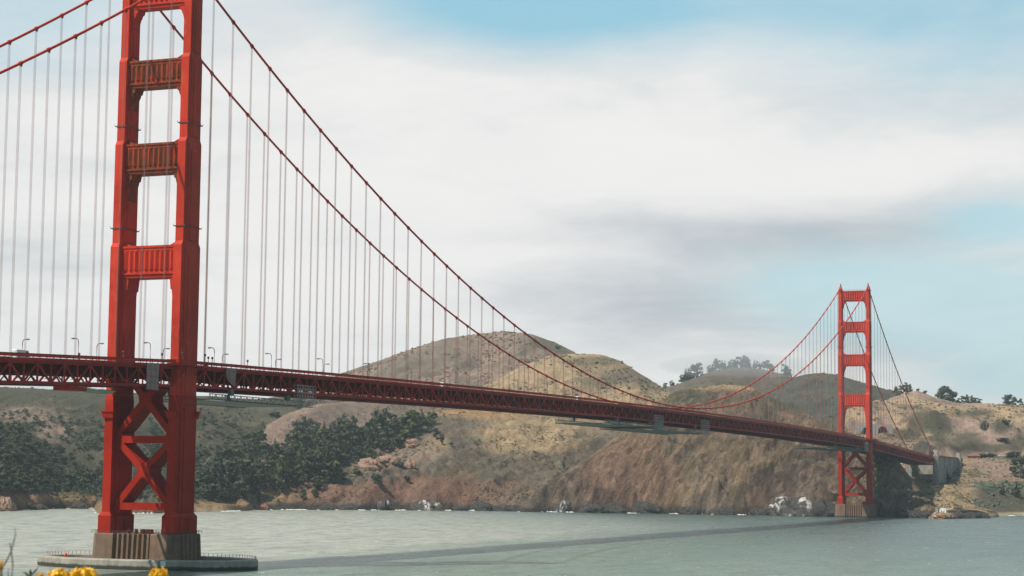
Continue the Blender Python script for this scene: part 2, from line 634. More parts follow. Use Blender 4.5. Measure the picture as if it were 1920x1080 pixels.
layer('left_ridge', [(-330, 722, 3050), (0, 727, 3000), (100, 730, 2980), (200, 735, 2950), (300, 739, 2930), (400, 744, 2920), (480, 748, 2920), (560, 742, 3000)], 900, 4, 0.95, 0.2)
layer('tan_hill', [(860, 745, 2880), (900, 725, 2920), (950, 703, 2960), (973, 690, 2980), (1007, 675, 3000), (1033, 666, 3020), (1073, 663, 3050),
                   (1127, 665, 3050), (1160, 677, 3030), (1190, 693, 3000), (1223, 713, 2960), (1263, 738, 2920), (1300, 765, 2880)], 620, 60, 0.9, 0.4)
layer('mountain', [(440, 758, 3150), (520, 742, 3200), (600, 720, 3250), (640, 701, 3300), (700, 681, 3350), (760, 660, 3400), (800, 645, 3430), (840, 633, 3450),
                   (900, 624, 3500), (950, 621, 3500), (1000, 628, 3500), (1040, 641, 3500), (1078, 662, 3480), (1110, 690, 3450), (1150, 720, 3420)], 800, 60, 0.95, 0.3)
layer('right_hill', [(1590, 775, 3080), (1640, 762, 3120), (1670, 748, 3160), (1698, 737, 3200), (1720, 733, 3200), (1731, 736, 3200), (1755, 747, 3180), (1785, 755, 3180),
                     (1806, 756, 3200), (1849, 755, 3220), (1887, 757, 3220), (1920, 760, 3220), (2250, 790, 3200)], 680, 42, 0.85, 0.3)
layer('right_spur', [(1790, 858, 2680), (1812, 846, 2720), (1849, 821, 2800), (1882, 803, 2870), (1920, 782, 2930), (1990, 745, 3050), (2250, 700, 3200)], 200, 48, 0.9, 0.35)
layer('dark_ridge', [(1380, 745, 3560), (1440, 722, 3600), (1480, 706, 3600), (1510, 699, 3600), (1540, 697, 3600), (1570, 702, 3580), (1600, 711, 3560), (1630, 720, 3540),
                     (1660, 727, 3520), (1690, 732, 3500), (1740, 760, 3450)], 900, 60, 0.95, 0.3)
layer('far_ridge', [(1200, 742, 3950), (1240, 729, 3950), (1262, 723, 3950), (1290, 713, 3950), (1320, 701, 3980), (1340, 694, 4000), (1370, 690, 4000), (1400, 688, 4000),
                    (1440, 692, 4000), (1470, 700, 3980), (1520, 716, 3950), (1600, 730, 3900)], 900, 80, 0.95, 0.3)

Z2 = -12.0 + 36.0 * np.clip((D2 - shore[:, None] - 60) / 300.0, 0, 1)
LID = np.full(A2.shape, 3, dtype=np.int32)
TT = np.zeros(A2.shape)
for li, (nm, crest, foot, zf, pw, back, taper) in enumerate(LAYERS):
    W = np.array([p2w(*c) for c in crest])
    ca = np.arctan2(W[:, 0] - CAM[0], W[:, 1] - CAM[1])
    cd = np.array([c[2] for c in crest], float)
    o_ = np.argsort(ca)
    dc = np.interp(AZ, ca[o_], cd[o_])
    zc = np.interp(AZ, ca[o_], W[o_, 2])
    outd = np.maximum(np.maximum(ca.min() - AZ, AZ - ca.max()), 0) * dc
    if nm in ('left_spur', 'left_ridge'):
        outd = np.maximum(AZ - ca.max(), 0) * dc
    if nm in ('bench', 'right_hill', 'right_spur'):
        outd = np.maximum(ca.min() - AZ, 0) * dc
    zc = zc - outd * taper
    df = shore if foot == 'shore' else dc - foot
    df = np.minimum(df, dc - 25)
    dcol, fcol, zcol = dc[:, None], df[:, None], zc[:, None]
    t = (D2 - fcol) / (dcol - fcol)
    tc = np.clip(t, 0, 1)
    prof = tc ** pw
    # round the crest a little
    prof = np.where(tc > 0.85, prof - 0.06 * ((tc - 0.85) / 0.15) ** 2 * 0.0, prof)
    zz = zf + (zcol - zf) * prof
    zz = np.where(t < 0, zf - (fcol - D2) * (0.25 if foot == 'shore' else 1.0), zz)
    if foot != 'shore':
        zz = zz - (outd * taper)[:, None]
    over = np.maximum(D2 - dcol, 0)
    bs = np.where(over < 60, over * over / 120.0, over - 30.0) * back
    zz = np.where(t > 1, zcol - bs, zz)
    hit = zz > Z2
    Z2 = np.where(hit, zz, Z2)
    LID = np.where(hit, li, LID)
    TT = np.where(hit, t, TT)
LN = {l[0]: i for i, l in enumerate(LAYERS)}

# erosion: broad folds, gullies running down the slopes, crags on the bluff
sS = A2 * 2000.0                                    # metres across the slope
mid_w = np.clip((1.02 - np.abs(TT)) * 3.0, 0.12, 1) * np.clip((Z2 + 2) / 14, 0, 1)
fold = fbm(X2 / 260, Y2 / 260, 4, 21)
cu, cv = sS * 0.89 - D2 * 0.46, sS * 0.46 + D2 * 0.89      # across / along the strata of the bluff
cu = cu + 14 * fbm(X2 / 60, Y2 / 60, 3, 25)
gul = ridged((sS - 0.45 * D2) / 85 + 0.4 * fold, (D2 + 0.3 * sS) / 260, 4, 31)
crag = ridged(cu / 30, cv / 80, 5, 41)
crag2 = fbm(X2 / 14, Y2 / 14, 4, 51)
def saw(u):
    f = u - np.floor(u)
    return np.where(f < 0.82, f / 0.82, (1 - f) / 0.18)


def sst0(v, a, b_):
    t_ = np.clip((v - a) / (b_ - a), 0, 1)
    return t_ * t_ * (3 - 2 * t_)


wob = fbm(X2 / 38, Y2 / 38, 4, 23)
ledge = saw(cu / 23 + 1.3 * wob + 0.5 * crag2) * 5.0 * (0.35 + 1.3 * vnoise(cv / 45, cu / 60, 26)) + saw(cu / 8.5 + 2.2 * wob + 0.9 * crag2) * 2.0
but = saw(cu / 82 + 0.9 * wob + 0.5 * fold) * (0.5 + vnoise(cv / 120, cu / 200, 29)) + 0.35 * saw(cu / 37 + 1.2 * wob)
crack = sst0(1 - np.abs(2 * vnoise(cu / 24 + 1.6 * wob, cv / 95, 27) - 1), 0.84, 0.97) * sst0(vnoise(cu / 60, cv / 70, 28), 0.35, 0.6)
crag3 = ridged(cu / 9.5 + 0.8 * crag2, cv / 24, 4, 55)
fine = fbm(X2 / 6.0, Y2 / 6.0, 3, 57)
isb = (LID == LN['bluff']).astype(float)
ish = np.isin(LID, [LN['hillside'], LN['left_spur']]) * 1.0 + np.isin(LID, [LN['spur'], LN['bench']]) * 0.35
far = 1 - np.clip(isb + (ish > 0), 0, 1)
Z2 = Z2 + mid_w * (isb * ((crag - 0.62) * 6 + crag2 * 1.8 + (crag3 - 0.6) * 3 + fine * 2.4 + (gul - 0.6) * 9 + fold * 8 + (but - 0.5) * 8 + ledge * 0.45 - crack * 3.0)
                   + ish * ((gul - 0.62) * 32 + fold * 13 + crag2 * 3.2 + (crag - 0.6) * 9 + (crag3 - 0.6) * 4.0 + fine * 1.8 + ledge * 0.3 - crack * 1.5)
                   + far * (fold * 24 + (gul - 0.62) * 58 + crag2 * 2.6 + fine * 1.4))
# low sea cliffs: steepen the foot of every shore slope
cl = np.clip((D2 - shore[:, None]) / 16.0, 0, 1)
cliff = (LID >= 0) & np.isin(LID, [LN['bluff'], LN['hillside'], LN['left_spur'], LN['spur']])
lift = (5 + 7 * fbm(sS / 34, D2 / 30, 4, 61)) * np.clip(1.0 - (D2 - shore[:, None]) / 110.0, 0, 1) * cl
Z2 = np.where(cliff & (D2 > shore[:, None]), Z2 + np.maximum(lift, 0) + crag2 * 1.5 * cl, Z2)


def proj_px(x, y, z):
    q = np.stack([x - CAM[0], y - CAM[1], z - CAM[2]], -1)
    a = q @ AX_R
    b_ = q @ AX_U
    c = q @ AX_F
    return 960 + FPX * a / c, 540 - FPX * b_ / c


PX, PY = proj_px(X2, Y2, Z2)

# ground cover (soil, rock and plants) as a colour per vertex: what grows or lies where
C = dict(tan=(0.42, 0.295, 0.170), pink=(0.34, 0.232, 0.178), scrub=(0.155, 0.120, 0.088), green=(0.115, 0.106, 0.064), dgreen=(0.058, 0.064, 0.040),
         rock=(0.170, 0.116, 0.080), rockd=(0.080, 0.060, 0.045), red=(0.235, 0.125, 0.085), orange=(0.42, 0.25, 0.125), wet=(0.050, 0.044, 0.036),
         sand=(0.42, 0.33, 0.22), grey=(0.165, 0.138, 0.105))
C = {k: np.array(v) for k, v in C.items()}
n_a = fbm(X2 / 95, Y2 / 95, 5, 71)
n_b = fbm(X2 / 34, Y2 / 34, 4, 81)
n_c = fbm(cu / 12, cv / 60, 4, 91)
n_d = fbm(X2 / 9, Y2 / 9, 3, 95)


def sst(v, a, b_):
    t_ = np.clip((v - a) / (b_ - a), 0, 1)
    return t_ * t_ * (3 - 2 * t_)


COLR = np.zeros(A2.shape + (3,))


def fill(mask, col):
    COLR[mask] = col


def blend(wgt, col):
    global COLR
    COLR = COLR * (1 - wgt[..., None]) + col * wgt[..., None]


def lmask(*names):
    return np.isin(LID, [LN[n] for n in names]).astype(float)


def spot(cx, cy, rx, ry, rag=0.5, soft=0.35):
    q = np.sqrt(((PX - cx) / rx) ** 2 + ((PY - cy) / ry) ** 2) + rag * n_a + rag * 0.7 * n_b
    return 1 - sst(q, 1 - soft, 1 + soft)


COLR[:] = C['scrub']
blend(sst(n_a, -0.1, 0.35) * 0.6, C['tan'])
# rock bluff
m_ = lmask('bluff')
blend(m_, C['rock'])
blend(m_ * sst(n_c, -0.05, 0.22) * 0.85, C['rockd'])
blend(m_ * crack * 0.6, C['rockd'])
blend(m_ * sst(fbm(cu / 40, cv / 160, 4, 93), 0.05, 0.35) * 0.5, C['tan'] * 0.62)
blend(m_ * sst(n_d, 0.1, 0.5) * 0.5, C['pink'] * 0.8)
blend(m_ * sst(n_b, 0.0, 0.5) * 0.5, C['grey'])
blend(m_ * sst(n_a, 0.05, 0.4) * 0.35, C['tan'] * 0.8)
blend(m_ * spot(1180, 880, 70, 60) * 0.4, C['red'])
blend(m_ * spot(1350, 722, 120, 10, 0.2) * 0.8, C['tan'])
blend(m_ * spot(1285, 742, 45, 14, 0.3) * 0.8, C['green'])
blend(m_ * spot(1475, 757, 60, 12, 0.3) * 0.7, C['green'])
# open hillside with brush
m_ = lmask('hillside')
blend(m_, C['scrub'] * 1.1)
blend(m_ * sst(n_b, -0.15, 0.4) * 0.55, C['grey'])
blend(m_ * sst(n_a, 0.0, 0.5) * 0.35, C['tan'])
blend(m_ * spot(985, 818, 85, 34, 0.5) * 0.85, C['tan'])
blend(m_ * spot(905, 775, 110, 9, 0.3) * 0.9, C['orange'])
blend(m_ * spot(1090, 800, 60, 18, 0.5) * 0.5, C['tan'])
blend(m_ * spot(840, 925, 190, 26, 0.6) * 0.7, C['red'])
blend(m_ * spot(860, 905, 35, 30, 0.6) * 0.6, C['red'])
blend(m_ * spot(620, 925, 110, 22, 0.6) * 0.65, C['red'])
blend(m_ * spot(500, 930, 60, 16, 0.5) * 0.7, C['orange'] * 0.8)
blend(m_ * spot(420, 946, 45, 8, 0.3) * 0.9, C['orange'])
blend(m_ * spot(760, 850, 60, 18, 0.6) * 0.6, C['pink'])
blend(m_ * spot(815, 835, 25, 14, 0.4) * 0.7, C['tan'])
blend(m_ * spot(880, 880, 60, 26, 0.5) * 0.35, C['green'])
# forested left spur and cove
m_ = lmask('left_spur')
blend(m_, C['dgreen'])
blend(m_ * sst(PY, 918, 934) * 0.9, C['orange'] * 0.85)
blend(m_ * sst(PY, 918, 934) * sst(n_b, -0.1, 0.4) * 0.6, C['red'])
m_ = lmask('cove_hill')
blend(m_, C['pink'] * 0.92)
blend(m_ * sst(n_a, 0.0, 0.45) * 0.6, C['scrub'])
blend(m_ * (1 - sst(PX, 430, 480)) * 0.85, C['dgreen'] * 1.2)
blend(m_ * spot(690, 775, 90, 22, 0.5) * 0.6, C['scrub'])
blend(m_ * spot(510, 777, 14, 6, 0.3) * 0.9, C['dgreen'])
blend(lmask('cove_hill', 'hillside', 'left_spur') * sst(PY, 936, 946) * (1 - sst(PX, 440, 500)) * sst(PX, 150, 200) * 0.85, C['orange'] * 0.85)
m_ = lmask('left_ridge')
blend(m_, C['green'] * 0.72)
blend(m_ * sst(n_a, -0.1, 0.35) * 0.6, C['scrub'] * 0.85)
blend(m_ * spot(50, 775, 75, 14, 0.6) * 0.6, C['pink'])
blend(m_ * spot(110, 800, 40, 22, 0.6) * 0.7, C['pink'])
blend(m_ * spot(470, 775, 70, 18, 0.5) * 0.7, C['green'] * 1.35)
# ridges behind
m_ = lmask('mountain')
blend(m_, C['scrub'] * 1.35)
blend(m_ * sst(n_a, -0.25, 0.3) * 0.75, C['pink'])
blend(m_ * spot(1030, 645, 60, 12, 0.3) * 0.7, C['green'])
m_ = lmask('tan_hill')
blend(m_, C['tan'])
blend(m_ * sst(n_b, -0.05, 0.4) * 0.5, C['scrub'] * 1.3)
blend(m_ * spot(1195, 706, 75, 20, 0.35) * 0.85, C['scrub'])
blend(m_ * spot(1110, 678, 60, 9, 0.4) * 0.7, C['green'])
blend(m_ * spot(1130, 715, 45, 10, 0.5) * 0.6, C['green'])
m_ = lmask('right_hill', 'right_spur')
blend(m_, C['pink'] * 1.2)
blend(m_ * sst(n_a, -0.2, 0.2) * 0.8, C['tan'] * 1.12)
blend(m_ * sst(n_b, 0.05, 0.35) * 0.6, C['scrub'])
for q in ((1730, 790, 40, 22), (1700, 815, 40, 16), (1760, 800, 22, 34), (1810, 830, 30, 14), (1880, 795, 22, 15), (1835, 775, 40, 8), (1910, 830, 20, 15), (1850, 840, 50, 8)):
    blend(m_ * spot(*q, 0.6) * 0.85, C['green'] * 0.75)
m_ = lmask('dark_ridge')
blend(m_, np.array([0.085, 0.092, 0.070]))
blend(m_ * sst(n_a, -0.1, 0.4) * 0.6, C['scrub'])
blend(m_ * spot(1620, 790, 40, 30, 0.5) * 0.6, C['scrub'])
m_ = lmask('far_ridge')
blend(m_, C['scrub'])
blend(m_ * sst(n_a, 0.0, 0.4) * 0.6, C['green'])
m_ = lmask('bench')
blend(m_, C['pink'])
blend(m_ * sst(n_b, -0.1, 0.3) * 0.7, C['scrub'])
blend(m_ * sst(PY, 900, 920) * sst(PX, 1818, 1842) * 0.8, C['dgreen'] * 1.2)
blend(m_ * (1 - sst(PX, 1815, 1840)) * 0.6, C['tan'] * 0.8)
m_ = lmask('spur')
blend(m_, C['tan'] * 0.95)
blend(m_ * sst(n_a, 0.0, 0.4) * 0.5, C['rock'])
blend(m_ * (1 - sst(PX, 1735, 1760)) * 0.7, C['dgreen'] * 1.3)
# wet dark rock in the splash zone, pale sand on the two beaches
hz = Z2 + 4.0 * n_b + 2.5 * n_d
rocky = lmask('bluff', 'hillside', 'left_spur', 'spur')
blend(rocky * (1 - sst(hz, 3.5, 9.0)) * 0.92, C['wet'])
beach = np.clip(spot(395, 957, 55, 5, 0.0) + spot(1900, 966, 55, 7, 0.0), 0, 1) * (1 - sst(Z2, 2.0, 5.0))
blend(beach, C['sand'])
# a little variation everywhere
COLR *= (1 + 0.22 * n_d + 0.12 * n_b)[..., None]
COLR = np.clip(COLR, 0.01, 0.8)


def ground_mat():
    m, t, b = new_mat('headland_ground')
    at = t.add('ShaderNodeAttribute', attribute_name='cover')
    pos = t.add('ShaderNodeNewGeometry').outputs['Position']
    f = t.noise(pos, 0.35, 6, 0.7)
    f2 = t.noise(pos, 0.07, 5, 0.6)
    f3 = t.noise(pos, 1.1, 3, 0.7)
    k = t.math('MULTIPLY', t.mapr(f, 0.25, 0.75, 0.55, 1.45, False), t.mapr(f2, 0.25, 0.75, 0.85, 1.15, False))
    k = t.math('MULTIPLY', k, t.mapr(f3, 0.25, 0.75, 0.6, 1.4, False))
    cc = t.add('ShaderNodeCombineXYZ')
    for i in range(3):
        t.put(cc.inputs[i], k)
    # dipping strata of the rock: long thin beds that run diagonally down the bluff
    aS, aD = (math.cos(-0.288), -math.sin(-0.288)), (math.sin(-0.288), math.cos(-0.288))
    ax_u = (0.89 * aS[0] - 0.46 * aD[0], 0.89 * aS[1] - 0.46 * aD[1], 0.0)
    ax_v = (0.46 * aS[0] + 0.89 * aD[0], 0.46 * aS[1] + 0.89 * aD[1], 0.0)
    cs = t.add('ShaderNodeCombineXYZ')
    t.put(cs.inputs[0], t.math('MULTIPLY', t.vmath('DOT_PRODUCT', pos, ax_u), 1 / 7.0))
    t.put(cs.inputs[1], t.math('MULTIPLY', t.vmath('DOT_PRODUCT', pos, ax_v), 1 / 34.0))
    s_a = t.noise(cs.outputs[0], 1.0, 6, 0.68, 1.1)
    s_b = t.noise(cs.outputs[0], 0.32, 5, 0.6, 0.8)
    bed = t.math('ADD', t.math('MULTIPLY', s_a, 0.5), t.math('MULTIPLY', s_b, 0.9))
    rk = t.mapr(s_a, 0.34, 0.62, 0.55, 1.25, False)
    k2 = t.math('ADD', 1.0, t.math('MULTIPLY', t.math('SUBTRACT', rk, 1.0), at.outputs['Alpha']))
    ck = t.add('ShaderNodeCombineXYZ')
    for i in range(3):
        t.put(ck.inputs[i], k2)
    colr = t.mix(1.0, at.outputs['Color'], cc.outputs[0], 'MULTIPLY')
    t.put(b.inputs['Base Color'], t.mix(1.0, colr, ck.outputs[0], 'MULTIPLY'))
    b.inputs['Roughness'].default_value = 0.95
    b.inputs['Specular IOR Level'].default_value = 0.1
    bp = t.add('ShaderNodeBump')
    bp.inputs['Strength'].default_value = 0.9
    bp.inputs['Distance'].default_value = 4.0
    t.put(bp.inputs['Height'], t.math('ADD', t.math('ADD', t.noise(pos, 0.28, 7, 0.74), t.math('MULTIPLY', t.noise(pos, 0.8, 5, 0.7), 0.55)), t.math('MULTIPLY', t.math('MULTIPLY', bed, 2.6), at.outputs['Alpha'])))
    t.l.new(bp.outputs[0], b.inputs['Normal'])
    return m


idx = np.arange(NCOL * NROW).reshape(NCOL, NROW)
quads = np.stack([idx[:-1, :-1], idx[1:, :-1], idx[1:, 1:], idx[:-1, 1:]], -1).reshape(-1, 4)
zq = Z2.ravel()[quads].max(1)
quads = quads[zq > -3.0]
tv = np.stack([X2, Y2, Z2], -1).reshape(-1, 3)
rockm = np.clip(isb + 0.6 * np.isin(LID, [LN['hillside'], LN['left_spur'], LN['spur']]) * (1 - sst(Z2, 14, 40)), 0, 1) * (1 - 0.8 * sst(TT, 0.93, 1.0))
tc4 = np.concatenate([COLR, rockm[..., None]], -1).reshape(-1, 4)
used = np.unique(quads)
remap = np.full(NCOL * NROW, -1, dtype=np.int64)
remap[used] = np.arange(len(used))
hills = obj('hills', fast_mesh('hills', tv[used], remap[quads], ground_mat(), True, {'cover': tc4[used]}))
tag(hills, 'dry brown headlands and hills across the strait', 'hills', kind='structure')


def ground_z(x, y):
    a = np.arctan2(x - CAM[0], y - CAM[1])
    d = np.hypot(x - CAM[0], y - CAM[1])
    i = np.clip(np.interp(a, AZ, np.arange(NCOL)), 0, NCOL - 1.001)
    j = np.clip(np.interp(d, DD, np.arange(NROW)), 0, NROW - 1.001)
    i0 = i.astype(int)
    j0 = j.astype(int)
    fi = i - i0
    fj = j - j0
    return (Z2[i0, j0] * (1 - fi) * (1 - fj) + Z2[i0 + 1, j0] * fi * (1 - fj)
            + Z2[i0, j0 + 1] * (1 - fi) * fj + Z2[i0 + 1, j0 + 1] * fi * fj)


MARCH = np.arange(1700, 4300, 2.5)


def land_at(px, py):
    """first point of the terrain on the line of sight through a pixel"""
    v = pix_dir(px, py)
    h = math.hypot(v[0], v[1])
    P = CAM[None, :] + v[None, :] * (MARCH / h)[:, None]
    g = ground_z(P[:, 0], P[:, 1])
    k = np.nonzero(g >= P[:, 2])[0]
    if len(k) == 0:
        return None
    q = P[k[0]]
    return Vector((q[0], q[1], float(g[k[0]])))


def crest_at(px, layer_name, back=0.0):
    """ground point on the crest of a named ridge in the azimuth of a pixel column"""
    i = int(np.argmin(np.abs(COLPX - px)))
    msk = LID[i] == LN[layer_name]
    if not msk.any():
        return None
    jj = np.nonzero(msk)[0]
    j = jj[np.argmin(PY[i][jj])]
    a = AZ[i]
    d = DD[j] + back
    x = CAM[0] + math.sin(a) * d
    y = CAM[1] + math.cos(a) * d
    return Vector((x, y, float(ground_z(np.array([x]), np.array([y]))[0])))

# ------------------------------------------------------------------ the bridge
L = 1280.16
HS = 15.24               # hanger spacing
LS, LNO = 343.0, 372.0   # south and north side spans
XC = 13.7                # cable and truss planes
Z_TOP, SAG = 227.0, 143.0


def deck_z(y):
    """underside of the bottom chord"""
    if y < 0:
        return 67.2 + y * 0.036
    if y > L:
        return 67.2 - (y - L) * 0.0335
    return 67.2 + 4 * 5.2 * (y / L) * (1 - y / L)


def cable_z(y):
    if y < 0:
        u = -y
        return Z_TOP - 0.5811 * u + 3.5e-4 * u * u
    if y > L:
        u = y - L
        return Z_TOP - 0.556 * u + 3.5e-4 * u * u
    return Z_TOP - 4 * SAG * (y / L) * (1 - y / L)


bridge = thing('suspension_bridge', 'long orange red suspension bridge with two tall towers crossing the strait', 'bridge', (0, 0, 0))

# ---- towers
TIERS = [(20.0, 64.0, 1.78, 7.1), (64.0, 122.0, 1.75, 6.7), (122.0, 161.5, 1.70, 5.7), (161.5, 194.0, 1.66, 4.8), (194.0, 223.6, 1.60, 3.95)]


def leg_mesh(side):
    m = MB()
    m.box(-2.75, 2.75, -8.0, 8.0, 12.6, 19.0)
    m.frustum((-2.75, 2.75, -8.0, 8.0), 19.0, (-1.78, 1.78, -7.1, 7.1), 20.4)
    for e in (-1, 1):                       # pilasters on the plinth
        for y0 in (-4.6, 1.6):
            m.box(min(e * 2.6, e * 3.05), max(e * 2.6, e * 3.05), y0, y0 + 3.0, 12.6, 18.6)
    for i, (z0, z1, a, b) in enumerate(TIERS):
        m.box(-a, a, -b, b, z0 + (0.3 if i == 0 else 0.0), z1 - (1.6 if i < 4 else 0))
        if i < 4:
            a2, b2 = TIERS[i + 1][2], TIERS[i + 1][3]
            m.frustum((-a, a, -b, b), z1 - 1.6, (-a2, a2, -b2, b2), z1)
        for e in (-1, 1):                   # stepped pilasters up the broad faces
            for hw, pr, dz_ in ((0.62 * b, 0.28, 1.0), (0.30 * b, 0.52, 3.2)):
                x0, x1 = sorted((e * (a - 0.1), e * (a + pr)))
                xi0, xi1 = sorted((e * (a - 0.2), e * (a - 0.05)))
                top = z1 - 1.6 - dz_
                m.box(x0, x1, -hw, hw, z0 + 0.7, top)
                m.frustum((x0, x1, -hw, hw), top, (xi0, xi1, -hw * 0.8, hw * 0.8), top + 1.7)
        # plate joints: thin raised cover strips round the shaft
        z = z0 + 9.0
        while z < z1 - 6:
            g = 0.035
            m.box(-a - g, a + g, -b - g, b + g, z, z + 0.12)
            z += 6.4
    # cap under the saddle
    m.frustum((-1.9, 1.9, -4.3, 4.3), 223.6, (-1.9, 1.9, -4.3, 4.3), 224.3)
    m.frustum((-1.5, 1.5, -3.6, 3.6), 224.3, (-0.9, 0.9, -1.4, 1.4), 228.0)
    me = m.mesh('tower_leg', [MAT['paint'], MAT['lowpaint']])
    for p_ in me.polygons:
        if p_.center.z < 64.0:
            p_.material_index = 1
    return me


def strut_mesh(z0, z1, depth, stained, hb, ht):
    """portal strut between the legs with pleated panel, cornices and stepped haunches"""
    m = MB()
    xi = XC - 1.45
    h = z1 - z0
    zl, zu = z0 + 0.16 * h, z1 - 0.04 * h
    d = depth
    m.box(-xi, xi, -d, d, z0, z1 - 0.5)
    m.box(-xi, xi, -d - 0.55, d + 0.55, z1 - 0.9, z1 - 0.1)          # top cornice
    m.box(-xi, xi, -d - 0.25, d + 0.25, z1 - 2.0, z1 - 0.9)
    m.box(-xi, xi, -d - 0.5, d + 0.5, z0 + 1.2, z0 + 1.75)            # lower cornice
    zp0, zp1 = z0 + 3.0, z1 - 2.0
    n = 10
    wd = (2 * xi - 2.0) / n
    for sgn in (-1, 1):
        for k in range(n):
            x0 = -xi + 1.0 + k * wd
            xm, x1 = x0 + wd * 0.45, x0 + wd * 0.9
            f0 = sgn * d
            f1 = sgn * (d + 0.75)
            vs_ = [(x0, f0, zp0), (xm, f1, zp0 + 0.1), (x1, f0, zp0), (x0, f0, zp1), (xm, f1, zp1 - 0.1), (x1, f0, zp1), (xm, f0, zp0 - 0.9)]
            fs = [(0, 1, 4, 3), (1, 2, 5, 4), (3, 4, 5), (0, 6, 1), (1, 6, 2)]
            if sgn > 0:
                fs = [tuple(reversed(f)) for f in fs]
            m.add(vs_, fs)
    # stepped haunches under and small ones over the strut
    steps = [(0.0, 0.5), (0.22, 0.32), (0.42, 0.2), (0.66, 0.11), (1.0, 0.0)]
    for e in (-1, 1):
        if hb > 0:
            for k in range(len(steps) - 1):
                za, zb = z0 - hb * steps[k + 1][0], z0 - hb * steps[k][0]
                wx = 5.2 * (steps[k][1] + 0.12)
                x0, x1 = sorted((e * xi, e * (xi - wx)))
                dd = d * (0.92 - 0.03 * k)
                m.frustum((x0 + (0.5 if e > 0 else 0), x1 - (0.5 if e < 0 else 0), -dd, dd), za, (x0, x1, -dd, dd), zb)
        if ht > 0:
            x0, x1 = sorted((e * xi, e * (xi - 4.0)))
            xs0, xs1 = sorted((e * xi, e * (xi - 0.6)))
            m.frustum((x0, x1, -d * 0.8, d * 0.8), z1 - 0.1, (xs0, xs1, -d * 0.8, d * 0.8), z1 + ht)
    return m.mesh('portal_strut', MAT['stained'] if stained else MAT['paint'])


def brace_mesh(p, q):
    m = MB()
    pv, qv = Vector(p), Vector(q)
    d = (qv - pv).normalized()
    nrm = Vector((-d.z, 0, d.x)) * 1.2
    vs_ = []
    for yy in (-4.2, 4.2):
        for c, s in ((pv, -1), (qv, -1), (qv, 1), (pv, 1)):
            r = c + nrm * s
            vs_.append((r.x, yy, r.z))
    m.add(vs_, [(0, 1, 2, 3), (7, 6, 5, 4), (0, 4, 5, 1), (1, 5, 6, 2), (2, 6, 7, 3), (3, 7, 4, 0)])
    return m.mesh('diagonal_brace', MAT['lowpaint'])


def ring_mesh(z, a, b):
    m = MB()
    g = 0.3
    for (x0, x1, y0, y1) in ((-a - g, a + g, -b - g, -b - 0.06), (-a - g, a + g, b + 0.06, b + g), (-a - g, -a - 0.06, -b - 0.05, b + 0.05), (a + 0.06, a + g, -b - 0.05, b + 0.05)):
        m.box(x0, x1, y0, y1, z, z + 0.35)
    for k in range(7):
        yy = -b - g + k * (2 * b + 2 * g) / 6
        for e in (-1, 1):
            m.beam((e * (a + g - 0.05), yy, z), (e * (a + g + 0.2), yy, z + 0.9), 0.09, 0.09)
    for k in range(4):
        xx = -a - g + k * (2 * a + 2 * g) / 3
        for e in (-1, 1):
            m.beam((xx, e * (b + g - 0.05), z), (xx, e * (b + g + 0.2), z + 0.9), 0.09, 0.09)
    return m.mesh('work_ring', MAT['darkmetal'])


def tower(y0, label, struts):
    t = obj('tower', None, bridge, (0, y0, 0))
    t['label'] = label
    for e in (-1, 1):
        obj('leg', LEG, t, (e * (XC + 0.15), 0, 0))
    for me in struts:
        obj('portal_strut', me, t)
    for me in BRACES:
        obj('diagonal_brace', me, t)
    for me in HBEAMS:
        obj('cross_beam', me, t)
    for me in GUSSETS:
        obj('gusset_plate', me, t)
    for me in RINGS:
        for e in (-1, 1):
            obj('work_ring', me, t, (e * (XC + 0.15), 0, 0))
    for e in (-1, 1):
        for lm_ in LEDGES:
            obj('ledge', lm_, t, (e * (XC + 0.15), 0, 0))
        obj('beacon', BEACON, t, (e * XC, 0, 0))
    obj('top_railing', TOPRAIL, t)
    return t


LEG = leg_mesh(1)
STRUTS = [strut_mesh(213.0, 223.4, 2.7, False, 7.0, 0), strut_mesh(182.0, 192.6, 3.1, True, 8.0, 1.6),
          strut_mesh(148.6, 160.2, 3.6, True, 10.0, 1.6), strut_mesh(108.6, 120.8, 4.2, False, 21.0, 1.6)]
XI = XC - 1.5
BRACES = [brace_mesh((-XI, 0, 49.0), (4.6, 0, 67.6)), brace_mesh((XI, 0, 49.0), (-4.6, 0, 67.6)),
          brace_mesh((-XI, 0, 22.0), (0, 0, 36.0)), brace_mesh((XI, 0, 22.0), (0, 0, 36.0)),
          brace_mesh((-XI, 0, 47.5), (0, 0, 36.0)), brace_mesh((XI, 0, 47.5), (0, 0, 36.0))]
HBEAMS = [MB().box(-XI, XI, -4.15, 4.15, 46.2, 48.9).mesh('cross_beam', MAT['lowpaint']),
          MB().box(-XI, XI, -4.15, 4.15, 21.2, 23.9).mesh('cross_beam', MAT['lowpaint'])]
GUSSETS = []
for gx, gz, gw, gh in ((0, 36.0, 2.6, 2.7), (0, 62.5, 2.6, 2.7)):
    m = MB()
    m.prism([(gx - gw, gz - gh * 0.45), (gx - gw * 0.4, gz - gh), (gx + gw * 0.4, gz - gh), (gx + gw, gz - gh * 0.45),
             (gx + gw, gz + gh * 0.45), (gx + gw * 0.4, gz + gh), (gx - gw * 0.4, gz + gh), (gx - gw, gz + gh * 0.45)], -4.3, 4.3)
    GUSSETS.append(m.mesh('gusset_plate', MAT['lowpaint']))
for gz in (47.5, 22.4):
    for e in (-1, 1):
        m = MB()
        hh = 4.6 if gz > 40 else 4.0
        m.prism([(e * XI, gz - hh), (e * (XI - 2.6), gz - hh * 0.45), (e * (XI - 2.6), gz + hh * 0.45), (e * XI, gz + hh)], -4.25, 4.25)
        GUSSETS.append(m.mesh('gusset_plate', MAT['lowpaint']))
